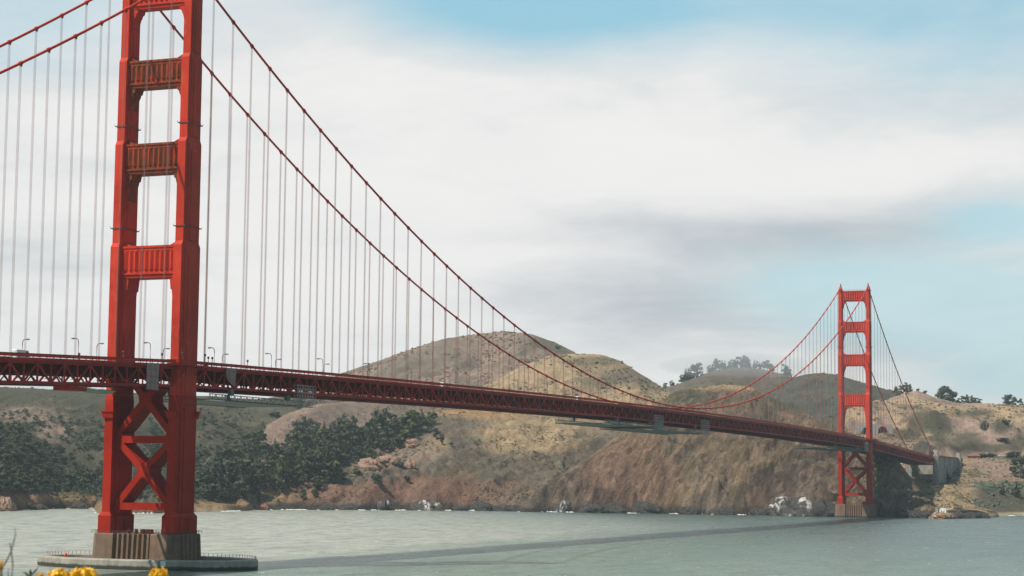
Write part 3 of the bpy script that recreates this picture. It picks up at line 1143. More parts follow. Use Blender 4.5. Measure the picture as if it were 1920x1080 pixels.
RINGS = [ring_mesh(167.0, 1.66 + 0.5, 4.8), ring_mesh(127.5, 1.70 + 0.5, 5.7)]
LEDGES = []
for e in (-1, 1):
    m = MB()
    m.frustum((-2.2, 2.2, e * 7.2 - 0.6, e * 7.2 + 0.6), 55.5, (-2.6, 2.6, e * 7.2 - 1.0, e * 7.2 + 1.0), 57.8)
    m.box(-2.9, 2.9, e * 7.2 - 1.25, e * 7.2 + 1.25, 57.8, 58.3)
    for xx in (-2.8, 0, 2.8):
        m.beam((xx, e * 8.4, 58.3), (xx, e * 8.4, 59.5), 0.1, 0.1)
    m.beam((-2.8, e * 8.4, 59.5), (2.8, e * 8.4, 59.5), 0.1, 0.1)
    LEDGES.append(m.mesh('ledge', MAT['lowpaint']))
m = MB()
m.tube([(0, 0, 227.9), (0, 0, 229.2)], [0.75, 0.65], 8)
m.tube([(0, 0, 229.2), (0, 0, 230.6), (0, 0, 231.2)], [0.5, 0.5, 0.1], 8)
BEACON = m.mesh('beacon', MAT['darkmetal'])
m = MB()
for e in (-1, 1):
    for k in range(9):
        x = -11 + k * 2.75
        m.beam((x, e * 2.8, 223.3), (x, e * 2.8, 224.7), 0.12, 0.12)
    m.beam((-11, e * 2.8, 224.6), (11, e * 2.8, 224.6), 0.1, 0.1)
TOPRAIL = m.mesh('top_railing', MAT['paint'])
CLEAN = []
for me in STRUTS:
    c_ = me.copy()
    c_.materials[0] = MAT['paint']
    CLEAN.append(c_)
tower(0, 'near tower rising from the fendered pier at the left', STRUTS)
tower(L, 'far tower standing against the rocky bluff', CLEAN)

# ---- main cables with their bands
BAND = MB()
BAND.tube([(0, -0.75, 0), (0, -0.55, 0), (0, 0.55, 0), (0, 0.75, 0)], [0.52, 0.72, 0.72, 0.52], 10)
BAND.box(-0.16, 0.16, -0.4, 0.4, -1.15, -0.55)
BAND_ME = BAND.mesh('cable_band', MAT['paint'])
hang_y = [-k * HS for k in range(1, 23)] + [k * HS for k in range(1, 84)] + [L + k * HS for k in range(1, 24)]
ROPE = MB()
for sx in (-0.19, 0.19):
    for sy in (-0.26, 0.26):
        ROPE.box(sx - 0.035, sx + 0.035, sy - 0.035, sy + 0.035, 0.0, 1.0)
ROPE_ME = ROPE.mesh('suspender', MAT['rope'])
SOCK = MB()
SOCK.box(-0.32, 0.32, -0.38, 0.38, -0.9, 0.5)
SOCK_ME = SOCK.mesh('socket', MAT['darkmetal'])
for e in (-1, 1):
    m = MB()
    ys = sorted(set([-LS + k * 3.0 for k in range(int(LS / 3) + 1)] + [0.0] + [k * 3.81 for k in range(1, 336)] + [L] + [L + k * 3.0 for k in range(1, int(LNO / 3) + 1)]))
    m.tube([(e * XC, y, cable_z(y)) for y in ys], 0.47, 10)
    cb = obj('main_cable', m.mesh('main_cable', MAT['paint']), bridge)
    for y in hang_y:
        sl = (cable_z(y + 0.5) - cable_z(y - 0.5))
        obj('cable_band', BAND_ME, cb, (e * XC, y, cable_z(y)), (math.atan(sl), 0, 0))
    for y in hang_y:
        z0 = deck_z(y) + 7.5
        z1 = cable_z(y) - 0.5
        if z1 - z0 < 0.8:
            continue
        sp = obj('suspender', ROPE_ME, bridge, (e * XC, y, z0), None, (1, 1, z1 - z0))

# ---- stiffening trusses
PAN = 7.62
DIAG_H = 6.6


def seg_nodes(y0, y1):
    n = int(round((y1 - y0) / PAN))
    return [y0 + (y1 - y0) * k / n for k in range(n + 1)]


SPANS = [seg_nodes(-LS, -PAN), seg_nodes(PAN, L - PAN), seg_nodes(L + PAN, L + LNO)]
VERT = MB()
VERT.box(-0.22, 0.22, -0.26, 0.26, 0.0, 6.9)
VERT_ME = VERT.mesh('vertical', MAT['truss'])
DIA = MB()
DIA.beam((0, 0, 0.0), (0, PAN, DIAG_H), 0.40, 0.55, (1, 0, 0))
DIA_ME = DIA.mesh('diagonal', MAT['truss'])
GUS = MB()
GUS.prism([(-1.15, 0.2), (-0.55, -1.0), (0.55, -1.0), (1.15, 0.2)], -0.30, 0.30, 'x')
GUS_ME = GUS.mesh('gusset_plate', MAT['truss'])
GUSB = MB()
GUSB.prism([(-1.15, -0.2), (-0.55, 1.0), (0.55, 1.0), (1.15, -0.2)], -0.30, 0.30, 'x')
GUSB_ME = GUSB.mesh('gusset_plate', MAT['truss'])


def is_top(y):
    return abs((y / HS) - round(y / HS)) < 0.25


for e in (-1, 1):
    tr = obj('stiffening_truss', None, bridge)
    for nodes in SPANS:
        mb_, mt_ = MB(), MB()
        for a, b in zip(nodes[:-1], nodes[1:]):
            za, zb = deck_z(a), deck_z(b)
            mb_.beam((e * XC, a, za + 0.5), (e * XC, b + 0.02, zb + 0.5), 0.8, 1.0)
            mt_.beam((e * XC, a, za + 7.35), (e * XC, b + 0.02, zb + 7.35), 0.8, 1.1)
        obj('bottom_chord', mb_.mesh('bottom_chord', MAT['truss']), tr)
        obj('top_chord', mt_.mesh('top_chord', MAT['truss']), tr)
    if e > 0:
        for nodes in SPANS:
            for k, y in enumerate(nodes):
                if y < -150:
                    continue
                z = deck_z(y)
                obj('vertical', VERT_ME, tr, (XC, y, z + 0.4))
                top = is_top(y)
                if top:
                    obj('gusset_plate', GUS_ME, tr, (XC, y, z + 6.7))
                else:
                    obj('gusset_plate', GUSB_ME, tr, (XC, y, z + 1.1))
                if k + 1 < len(nodes):
                    yb = nodes[k + 1]
                    sl = math.atan((deck_z(yb) - z) / (yb - y))
                    if top:      # top node: falls to the next bottom node
                        obj('diagonal', DIA_ME, tr, (XC, yb, deck_z(yb) + 0.5), (-sl, 0, math.pi))
                    else:
                        obj('diagonal', DIA_ME, tr, (XC, y, z + 0.5), (sl, 0, 0))
    else:
        m = MB()
        for nodes in SPANS:
            for k, y in enumerate(nodes):
                z = deck_z(y)
                m.box(-XC - 0.22, -XC + 0.22, y - 0.26, y + 0.26, z + 0.4, z + 7.2)
                if k + 1 < len(nodes):
                    yb = nodes[k + 1]
                    if is_top(y):
                        m.beam((-XC, y, z + 7.0), (-XC, yb, deck_z(yb) + 0.5), 0.4, 0.55)
                    else:
                        m.beam((-XC, y, z + 0.5), (-XC, yb, deck_z(yb) + 7.0), 0.4, 0.55)
        tag(obj('web_members', m.mesh('web_members', MAT['truss']), tr), kind='stuff')

# bright red bent bars bracketed out from the lower panel points
MAT['bright_red'] = paint_mat('bright_red_paint', (0.72, 0.055, 0.03))  # brighter red than the other bridge paints
BAR = MB()
BAR.tube([(1.7, -6.4, 1.55), (1.7, -1.2, 2.25), (1.2, 0.4, 3.9)], [0.11, 0.11, 0.09], 6)
BAR.tube([(1.7, -1.4, 2.2), (0.2, -1.2, 2.3)], 0.09, 6)
BAR_ME = BAR.mesh('outrigger_bar', MAT['bright_red'])
for nodes in SPANS:
    for y in nodes:
        if is_top(y) or not (-135 < y < -30 or 70 < y < 640):
            continue
        obj('outrigger_bar', BAR_ME, bridge, (XC, y, deck_z(y)))

# ---- floor beams, lateral bracing, roadway, sidewalks, railings
FLB = MB()
FLB.box(-XC + 0.45, XC - 0.45, -0.3, 0.3, 3.5, 7.0)
for x0, x1, z0, z1 in ((-13.2, -9.5, 0.9, 4.7), (13.2, 9.5, 0.9, 4.7)):
    FLB.beam((x0, 0, z0), (x1, 0, z1), 0.35, 0.4, (0, 1, 0))
FLB.beam((-13.2, 0, 0.55), (13.2, 0, 0.55), 0.5, 0.6, (0, 0, 1))
FLB_ME = FLB.mesh('floor_beam', MAT['shade_rust'])
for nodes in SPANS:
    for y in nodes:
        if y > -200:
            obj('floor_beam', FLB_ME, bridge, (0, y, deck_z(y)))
m = MB()
for nodes in SPANS:
    for k in range(0, len(nodes) - 1):
        a, b = nodes[k], nodes[k + 1]
        s = 1 if k % 2 else -1
        m.beam((-13.2 * s, a, deck_z(a) + 0.35), (13.2 * s, b, deck_z(b) + 0.35), 0.45, 0.35)
tag(obj('lateral_bracing', m.mesh('lateral_bracing', MAT['shade_rust']), bridge), kind='stuff')

ALLY = sorted(set([y for n in SPANS for y in n] + [-4.0, 0.0, 4.0, L - 4.0, L, L + 4.0]))


def ribbon(x0, x1, zo0, zo1, mat, name):
    mm = MB()
    for a, b in zip(ALLY[:-1], ALLY[1:]):
        za, zb = deck_z(a), deck_z(b)
        vs_ = [(x0, a, za + zo0), (x1, a, za + zo0), (x1, a, za + zo1), (x0, a, za + zo1),
               (x0, b, zb + zo0), (x1, b, zb + zo0), (x1, b, zb + zo1), (x0, b, zb + zo1)]
        mm.add(vs_, [(0, 1, 5, 4), (1, 2, 6, 5), (2, 3, 7, 6), (3, 0, 4, 7)])
    return mm.mesh(name, mat)


for sx_ in (-8.6, -4.3, 0.0, 4.3, 8.6):
    obj('stringer', ribbon(sx_ - 0.15, sx_ + 0.15, 5.6, 7.04, MAT['shade_rust'], 'stringer'), bridge)
obj('roadway', ribbon(-9.3, 9.3, 7.05, 7.75, MAT['asphalt'], 'roadway'), bridge)
for e in (-1, 1):
    x0, x1 = sorted((e * 9.4, e * 14.28))
    obj('sidewalk', ribbon(x0, x1, 7.93, 8.25, MAT['asphalt'], 'sidewalk'), bridge)
    xa, xb = sorted((e * 14.3, e * 14.75))
    obj('fascia_girder', ribbon(xa, xb, 7.6, 8.55, MAT['truss'], 'fascia_girder'), bridge)
    xa, xb = sorted((e * 14.05, e * 14.3))
    # handrail: closely set pickets read as a solid band over an open gap
    rl = obj('railing', ribbon(e * 14.48 - 0.09, e * 14.48 + 0.09, 9.95, 10.15, MAT['truss'], 'railing'), bridge)
    obj('bottom_rail', ribbon(e * 14.48 - 0.08, e * 14.48 + 0.08, 8.98, 9.1, MAT['truss'], 'bottom_rail'), rl)
    m = MB()
    mp = MB()
    for a, b in zip(ALLY[:-1], ALLY[1:]):
        if a < -200:
            continue
        n = max(2, int((b - a) / 0.38))
        for k in range(n):
            y = a + (b - a) * (k + 0.5) / n
            z = deck_z(y)
            mp.box(e * 14.48 - 0.03, e * 14.48 + 0.03, y - 0.155, y + 0.155, z + 9.08, z + 9.97)
        for yy in (a, (a + b) / 2):
            z = deck_z(yy)
            m.box(e * 14.48 - 0.11, e * 14.48 + 0.11, yy - 0.12, yy + 0.12, z + 8.5, z + 10.2)
    tag(obj('railing_posts', m.mesh('railing_posts', MAT['truss']), rl), kind='stuff')
    tag(obj('pickets', mp.mesh('pickets', MAT['truss']), rl), kind='stuff')

# sidewalk balconies that carry the footpath round the outside of each tower leg
for y0 in (0.0, L):
    zb = deck_z(y0)
    for e in (-1, 1):
        m = MB()
        xo = e * 18.6
        poly = [(e * 14.6, -13.0), (xo, -9.5), (xo, 9.5), (e * 14.6, 13.0)]
        if e < 0:
            poly.reverse()
        m.prism(poly, zb + 7.7, zb + 8.4, 'z')
        for yy in (-9.5, -4.8, 4.8, 9.5):
            m.beam((e * 15.9, yy, zb + 4.6), (e * 18.2, yy, zb + 7.7), 0.3, 0.4)
        bal = obj('tower_balcony', m.mesh('tower_balcony', MAT['truss']), bridge, (0, y0, 0))
        mr = MB()
        pts = [(e * 14.6, -13.0), (xo, -9.5), (xo, 9.5), (e * 14.6, 13.0)]
        for (xa, ya), (xb, yb) in zip(pts[:-1], pts[1:]):
            mr.beam((xa, ya, zb + 9.7), (xb, yb, zb + 9.7), 0.14, 0.16)
            mr.beam((xa, ya, zb + 8.75), (xb, yb, zb + 8.75), 0.1, 0.1)
            nn = max(2, int(math.hypot(xb - xa, yb - ya) / 0.6))
            for k in range(nn + 1):
                x, y = xa + (xb - xa) * k / nn, ya + (yb - ya) * k / nn
                mr.box(x - 0.04, x + 0.04, y - 0.08, y + 0.08, zb + 8.4, zb + 9.7)
        obj('balcony_railing', mr.mesh('balcony_railing', MAT['truss']), bal)

# ------------------------------------------------------------------ piers and fender
def pier_mesh(hx, hy, z0, z1, flare):
    m = MB()

    def outline(g):
        pts = []
        x_in = hx - 11.0
        # south side left block, flutes, right block, then the other sides
        pts += [(-hx - g, -hy + 3.5 - g * 0.3), (-hx + 3.2 - g * 0.3, -hy - g), (-x_in - 0.5, -hy - g), (-x_in, -hy + 2.0 - g)]
        n = 7
        for k in range(n):
            xa = -x_in + 2 * x_in * k / n
            xb = -x_in + 2 * x_in * (k + 1) / n
            pts += [(xa + (xb - xa) * 0.3, -hy + 0.9 - g), (xa + (xb - xa) * 0.7, -hy + 0.9 - g), (xb, -hy + 2.0 - g)]
        pts += [(x_in + 0.5, -hy - g), (hx - 3.2 + g * 0.3, -hy - g), (hx + g, -hy + 3.5 - g * 0.3)]
        e = []
        n = 5
        for k in range(n):
            ya = -hy + 3.5 + (2 * hy - 7) * k / n
            yb = -hy + 3.5 + (2 * hy - 7) * (k + 1) / n
            e += [(hx + g - 0.7, ya + (yb - ya) * 0.15), (hx + g - 0.7, ya + (yb - ya) * 0.35), (hx + g, yb - (yb - ya) * 0.4), (hx + g, yb)]
        return pts + e
    def full(g):
        o = outline(g)
        back = [(-x, -y) for x, y in o[:]]
        return o + back
    lv = [(z0, flare), (z0 + 0.45 * (z1 - z0), flare * 0.45), (z1 - 0.5, 0.1), (z1 - 0.2, 0.0), (z1, -0.35)]
    rings = [full(g) for _, g in lv]
    n = len(rings[0])
    vs_ = []
    for (z, _), r in zip(lv, rings):
        vs_ += [(x, y, z) for x, y in r]
    fs = []
    for i in range(len(lv) - 1):
        for k in range(n):
            k2 = (k + 1) % n
            fs.append((i * n + k, i * n + k2, (i + 1) * n + k2, (i + 1) * n + k))
    fs.append(tuple((len(lv) - 1) * n + k for k in range(n)))
    m.add(vs_, fs)
    return m.mesh('pier', MAT['pier'])


pier = thing('bridge_pier', 'stained fluted concrete pier inside the oval fender ring under the near tower', 'pier', (0, 0, -3), 'concrete tower piers')
PIER_ME = pier_mesh(18.6, 10.6, 0.0, 15.6, 1.2)
obj('shaft', PIER_ME, pier)
pier_far = thing('bridge_pier', 'fluted concrete pier at the foot of the bluff under the far tower', 'pier', (0, L, -3), 'concrete tower piers')
obj('shaft', PIER_ME, pier_far)
RAILP = MB()
for (xa, ya, xb, yb) in ((-17.8, -9.8, 17.8, -9.8), (17.8, -9.8, 17.8, 9.8), (17.8, 9.8, -17.8, 9.8), (-17.8, 9.8, -17.8, -9.8)):
    for zz in (16.2, 16.7):
        RAILP.beam((xa, ya, zz), (xb, yb, zz), 0.09, 0.09)
    nn = int(math.hypot(xb - xa, yb - ya) / 2.2)
    for k in range(nn + 1):
        x, y = xa + (xb - xa) * k / nn, ya + (yb - ya) * k / nn
        RAILP.box(x - 0.06, x + 0.06, y - 0.06, y + 0.06, 15.5, 16.75)
RAILP_ME = RAILP.mesh('railing', MAT['darkmetal'])
obj('railing', RAILP_ME, pier)
obj('railing', RAILP_ME, pier_far)
for k, (x, r) in enumerate(((-3.0, 0.75), (-0.2, 0.65), (2.4, 0.9), (4.2, 0.9), (5.7, 0.8))):
    m = MB()
    m.tube([(0, 0, 0), (0, 0, 0.2), (0, 0, 1.4), (0, 0, 1.6)], [r * 0.9, r, r, r * 0.85], 10)
    for zz in (0.5, 1.0):
        m.tube([(0, 0, zz), (0, 0, zz + 0.1)], [r + 0.05, r + 0.05], 10)
    d = obj('drum', m.mesh('drum', MAT['shade_rust']), None, (x, -7.5 + 0.3 * k, 12.6))
    tag(d, 'rusty red drum on the near pier top between the tower legs, %s from left' % ORD[k], 'drum', 'drums on the pier')

fen = thing('fender_ring', 'low oval grey concrete fender ring in the water round the near pier', 'fender', (0, 0, -3))
m = MB()
N = 120
A_, B_ = 45.7, 23.6
sec = [(0.6, 0.0), (0.0, 3.2), (0.0, 6.2), (0.35, 6.6), (3.6, 6.7), (4.2, 6.3), (4.6, 0.0)]      # inset, height
vs_ = []
for k in range(N):
    th = 2 * math.pi * k / N
    for ins, h in sec:
        vs_.append(((A_ - ins) * math.cos(th), (B_ - ins) * math.sin(th), h))
ns = len(sec)
fs = []
for k in range(N):
    k2 = (k + 1) % N
    for j in range(ns - 1):
        fs.append((k * ns + j, k2 * ns + j, k2 * ns + j + 1, k * ns + j + 1))
m.add(vs_, fs)
obj('ring_wall', m.mesh('ring_wall', MAT['fender']), fen)
m = MB()
for k in range(6, 60):
    th = 2 * math.pi * k / N
    th2 = 2 * math.pi * (k + 1) / N
    P_ = ((A_ - 0.8) * math.cos(th), (B_ - 0.8) * math.sin(th))
    Q_ = ((A_ - 0.8) * math.cos(th2), (B_ - 0.8) * math.sin(th2))
    m.box(P_[0] - 0.06, P_[0] + 0.06, P_[1] - 0.06, P_[1] + 0.06, 6.6, 7.8)
    m.beam((P_[0], P_[1], 7.75), (Q_[0], Q_[1], 7.75), 0.08, 0.08)
obj('railing', m.mesh('railing', MAT['darkmetal']), fen)
m = MB()
m.box(-0.9, 0.9, -0.12, 0.12, 4.4, 6.5)
pl = obj('sign_plate', m.mesh('sign_plate', MAT['white']), fen, (20.5, -21.35, 0.0), (0, 0, 0.42))
m = MB()
m.tube([(0, 0, 3.7), (0, 0, 4.7), (0, 0, 5.7)], [0.55, 0.5, 0.1], 8)
b_ = obj('marker_buoy', m.mesh('marker_buoy', simple_mat('bright_red_plastic', (0.75, 0.10, 0.05), 0.4)), None, (-24.5, -16.6, 0))
tag(b_, 'small bright red cone marker standing on the fender wall', 'marker')

# ------------------------------------------------------------------ street lamps on the deck
POLE = MB()
POLE.tube([(0, 0, 0), (0, 0, 0.9)], [0.20, 0.17], 8)
POLE.tube([(0, 0, 0.9), (0, 0, 6.6), (0.16, 0, 7.3), (0.55, 0, 7.8), (1.1, 0, 7.95), (1.7, 0, 7.95)], [0.19, 0.15, 0.14, 0.14, 0.13, 0.13], 8)
POLE_ME = POLE.mesh('pole', MAT['darkmetal'])
HEAD = MB()
HEAD.frustum((1.55, 2.9, -0.24, 0.24), 7.78, (1.65, 2.8, -0.17, 0.17), 8.15)
HEAD_ME = HEAD.mesh('lamp_head', MAT['darkmetal'])
LENS = MB()
LENS.frustum((1.8, 2.7, -0.16, 0.16), 7.66, (1.7, 2.8, -0.2, 0.2), 7.775)
LENS_ME = LENS.mesh('lens', MAT['lens'])
for k in range(-6, 35):
    y = 26.0 + 45.72 * k
    for e in (-1, 1):
        side = 'near' if e > 0 else 'far'
        if k < 0:
            lb = 'curved arm lamp on the %s side of the deck, %s left of the near tower' % (side, ORD[-k - 1])
        elif k < 14:
            lb = 'curved arm lamp on the %s side of the deck, %s right of the near tower' % (side, ORD[k])
        elif y < L:
            lb = 'curved arm lamp on the %s side of the far half of the main span' % side
        else:
            lb = 'curved arm lamp on the %s side of the deck beyond the far tower' % side
        t_ = thing('street_lamp', lb, 'street lamp',
                   (e * 11.6, y, deck_z(y) + 8.24), 'lamps along the %s side of the deck' % ('near' if e > 0 else 'far'), math.pi if e > 0 else 0.0)
        obj('pole', POLE_ME, t_)
        hd = obj('lamp_head', HEAD_ME, t_)
        obj('lens', LENS_ME, hd)
# short signal posts with round heads by the near tower
SIG = MB()
SIG.tube([(0, 0, 0), (0, 0, 3.6)], 0.13, 6)
SIG_ME = SIG.mesh('post', MAT['darkmetal'])
SGH = MB()
SGH.tube([(0, 0, 3.5), (0, 0, 3.75), (0, 0, 4.3), (0, 0, 4.5)], [0.2, 0.42, 0.42, 0.2], 8)
SGH_ME = SGH.mesh('round_head', MAT['darkmetal'])
for n_, (x, y, lb) in enumerate(((13.9, -41, 'left of the white tarpaulin'), (-12.2, -30, 'in the gap between the tower legs'), (13.9, -15.5, 'just left of the near tower leg'),
                                 (17.9, -7.5, 'at the front corner of the near tower balcony'), (17.9, 8.5, 'at the back corner of the near tower balcony'),
                                 (12.5, 20, 'just right of the near tower leg'), (12.5, 23, 'beside the first lamp right of the near tower'), (13.9, 48, 'right of the sagging tarpaulin'))):
    t_ = thing('signal_post', 'short dark post with round head ' + lb, 'post', (x, y, deck_z(y) + (8.4 if abs(x) > 15 else 8.0)), 'signal posts on the deck')
    obj('post', SIG_ME, t_)
    obj('round_head', SGH_ME, t_)

# ------------------------------------------------------------------ maintenance travellers, tarpaulins, nets
def traveller(label, y0, y1, drop, tower_at=None, group='work platforms slung under the deck'):
    """lattice work platform hanging under the truss"""
    ym = (y0 + y1) / 2
    t_ = thing('work_platform', label, 'work platform', (0, ym, deck_z(ym)), group)
    hl = (y1 - y0) / 2
    m = MB()
    for x in (-15.8, 15.8):
        for z in (-drop, -drop + 2.2):
            m.beam((x, -hl, z), (x, hl, z), 0.32, 0.32)
        n = max(6, int(hl * 2 / 2.4))
        for k in range(n):
            a, b = -hl + 2 * hl * k / n, -hl + 2 * hl * (k + 1) / n
            m.beam((x, a, -drop if k % 2 else -drop + 2.2), (x, b, -drop + 2.2 if k % 2 else -drop), 0.16, 0.16)
            m.beam((x, a, -drop), (x, a, -drop + 2.2), 0.14, 0.14)
    obj('lattice_girder', m.mesh('lattice_girder', MAT['green_grey']), t_)
    m = MB()
    m.box(-15.6, 15.6, -hl * 0.92, hl * 0.92, -drop + 0.1, -drop + 0.4)
    obj('platform_floor', m.mesh('platform_floor', MAT['green_grey']), t_)
    hb_ = MB().box(-0.7, 0.7, -1.3, 1.3, -drop + 2.3, -0.15).mesh('hanger_box', MAT['green_grey'])
    for yy in (-hl * 0.55, hl * 0.55):
        for x in (-14.2, 14.2):
            obj('hanger_box', hb_, t_, (x, yy, 0))
    m = MB()
    m.box(15.0, 17.4, -hl - 2.0, -hl + 9.0, -drop - 0.35, -drop - 0.12)
    obj('white_edge', m.mesh('white_edge', MAT['white']), t_)
    if tower_at is not None:
        m = MB()
        a, b = tower_at
        for yy in np.linspace(a, b, 8):
            m.beam((16.1, yy, -drop), (16.1, yy, 4.0), 0.13, 0.13)
            m.beam((17.6, yy, -drop), (17.6, yy, 4.0), 0.13, 0.13)
        for z in np.linspace(-drop, 4.0, 7):
            for x in (16.1, 17.6):
                m.beam((x, a, z), (x, b, z), 0.13, 0.13)
            m.beam((16.1, a, z), (17.6, a, z), 0.13, 0.13)
            m.beam((16.1, b, z), (17.6, b, z), 0.13, 0.13)
        for k in range(7):
            yy = a + (b - a) * k / 7
            m.beam((17.6, yy, -drop), (17.6, yy + (b - a) / 7, 0.0), 0.1, 0.1)
        obj('scaffold_tower', m.mesh('scaffold_tower', MAT['galv']), t_)
    return t_


traveller('long grey green lattice work platform under the deck beside the near tower', 16, 100, 4.8, (26, 42))
traveller('left of two overlapping grey work platforms slung under mid span', 478, 600, 4.2, (34, 52))
traveller('right of two overlapping grey work platforms slung under mid span', 560, 708, 5.6, (48, 66))
traveller('pale work platform under the deck at the far tower', 1085, 1262, 4.6, (70, 84))


def tarp(label, y0, y1, zt, zb, sag):
    m = MB()
    nx, nz = 9, 9
    vs_ = []
    for j in range(nz + 1):
        for i in range(nx + 1):
            u, v = i / nx, j / nz
            y = y0 + (y1 - y0) * u
            lo = zb + sag * (1 - u) ** 2
            z = zt + (lo - zt) * v
            vs_.append((0.10 * math.sin(u * 9 + v * 3) + 0.07 * math.sin(v * 17 + u * 2), y, z))
    off = len(vs_)
    vs_ += [(x - 0.06, y, z) for x, y, z in vs_]
    fs = []
    for j in range(nz):
        for i in range(nx):
            a = j * (nx + 1) + i
            fs.append((a, a + 1, a + nx + 2, a + nx + 1))
            fs.append((off + a, off + a + nx + 1, off + a + nx + 2, off + a + 1))
    m.add(vs_, fs, True)
    t_ = thing('tarpaulin', label, 'tarpaulin', (15.1, 0, 0), 'tarpaulins hung on the truss')
    obj('sheet', m.mesh('sheet', MAT['tarp']), t_)
    m = MB()
    for k in range(5):
        v = k / 4
        y_s = y0
        m.beam((0.14, y0, zt + (zb + sag - zt) * v), (0.14, y1, zt + (zb - zt) * v), 0.05, 0.09)
    for u in (0.0, 0.35, 0.7, 1.0):
        m.beam((0.14, y0 + (y1 - y0) * u, zt), (0.14, y0 + (y1 - y0) * u, zb + sag * (1 - u) ** 2), 0.09, 0.05)
    obj('lashing', m.mesh('lashing', MAT['darkmetal']), t_)
    return t_


zt0 = deck_z(-24)
tarp('square pinkish grey tarpaulin hung on the truss between the near tower legs', -27.5, -19.0, zt0 + 8.4, zt0 - 1.2, 0.0)
zt0 = deck_z(33)
tarp('sagging pinkish grey tarpaulin hung on the truss right of the near tower', 29.0, 37.0, zt0 + 8.3, zt0 + 1.6, 4.0)

nt = thing('safety_net', 'grey safety net slung under the deck left of the near tower', 'net', (0, -62, 0))
m = MB()
vs_, fs = [], []
nn = 14
for j in range(nn + 1):
    for i in range(nn + 1):
        u, v = i / nn, j / nn
        z = deck_z(-62) - 0.6 - 2.0 * math.sin(math.pi * min(1, u * 1.6) * 0.5) * (0.4 + 0.6 * math.sin(math.pi * v))
        vs_.append((9.0 + 7.0 * v, -10 + 24 * u, z))
for j in range(nn):
    for i in range(nn):
        a = j * (nn + 1) + i
        fs.append((a, a + 1, a + nn + 2, a + nn + 1))
m.add(vs_, fs, True)
obj('mesh_sheet', m.mesh('mesh_sheet', MAT['net']), nt)
m = MB()
zn = deck_z(-62)
for yy in (-10, 14):
    m.beam((9, yy, zn - 0.6), (16, yy, zn - 0.6 - (2.0 if yy > 0 else 0) * 0.4), 0.12, 0.12)
m.beam((16, -10, zn - 0.6), (16, 4, zn - 1.3), 0.12, 0.12)
m.beam((16, 4, zn - 1.3), (16, 14, zn - 1.4), 0.12, 0.12)
for yy in (-10, -2, 6, 14):
    m.beam((16, yy, zn - 1.0), (14.2, yy, zn + 0.3), 0.1, 0.1)
obj('edge_rope', m.mesh('edge_rope', MAT['darkmetal']), nt)

cr = thing('work_cradle', 'dark red steel work cradle hung under the deck left of the near tower', 'cradle', (0, -70, deck_z(-70)))
m = MB()
m.box(8.5, 15.3, -5.0, 5.0, -2.0, -1.7)
for x in (8.6, 15.2):
    m.box(x - 0.1, x + 0.1, -5.0, 5.0, -1.7, -0.3)
for yy in (-4.9, 4.9):
    m.box(8.7, 15.1, yy - 0.1, yy + 0.1, -1.7, -0.3)
obj('tub', m.mesh('tub', MAT['truss']), cr)
m = MB()
for yy in (-4.2, 4.2):
    m.beam((14, yy, -1.8), (14, yy, 0.2), 0.2, 0.2)
obj('hanger', m.mesh('hanger', MAT['truss']), cr)

# ------------------------------------------------------------------ vehicles on the deck
WHEEL = MB()
WHEEL.tube([(-0.13, 0, 0), (0.13, 0, 0)], 0.42, 12)
WHEEL_ME = WHEEL.mesh('wheel', MAT['tyre'])


def van(label, x, y, length, height, mat, group):
    t_ = thing('van', label, 'van', (x, y, deck_z(y) + 7.76), group)
    m = MB()
    hw = 1.15
    prof = [(-length / 2, 0.45), (length / 2 - 0.1, 0.45), (length / 2, 0.9), (length / 2 - 0.2, 1.35), (length / 2 - 1.1, height - 0.1), (length / 2 - 1.6, height), (-length / 2 + 0.1, height), (-length / 2, height - 0.2)]
    m.prism(prof, -hw, hw, 'x')
    bd = obj('body', m.mesh('body', mat), t_)
    m = MB()
    m.prism([(length / 2 - 0.17, 1.42), (length / 2 - 0.07, 1.42), (length / 2 - 0.95, height - 0.2), (length / 2 - 1.05, height - 0.2)], -hw + 0.15, hw - 0.15, 'x')
    obj('windscreen', m.mesh('windscreen', MAT['glass']), bd)
    for e in (-1, 1):
        m = MB()
        m.box(min(e * hw, e * (hw + 0.02)), max(e * hw, e * (hw + 0.02)), length / 2 - 2.4, length / 2 - 1.3, 1.4, height - 0.35)
        obj('side_window', m.mesh('side_window', MAT['glass']), bd)
        for yy in (-length * 0.32, length * 0.32):
            obj('wheel', WHEEL_ME, t_, (e * (hw - 0.1), yy, 0.42))
    return t_


van('white box van on the bridge deck left of the near tower', 7.2, -92, 7.5, 3.6, MAT['white'], 'vans on the deck')
van('white van on the deck between the near tower and mid span', 7.2, 258, 6.5, 3.3, MAT['white'], 'vans on the deck')
van('white van crossing the deck near mid span', 7.2, 455, 6.5, 3.4, MAT['white'], 'vans on the deck')

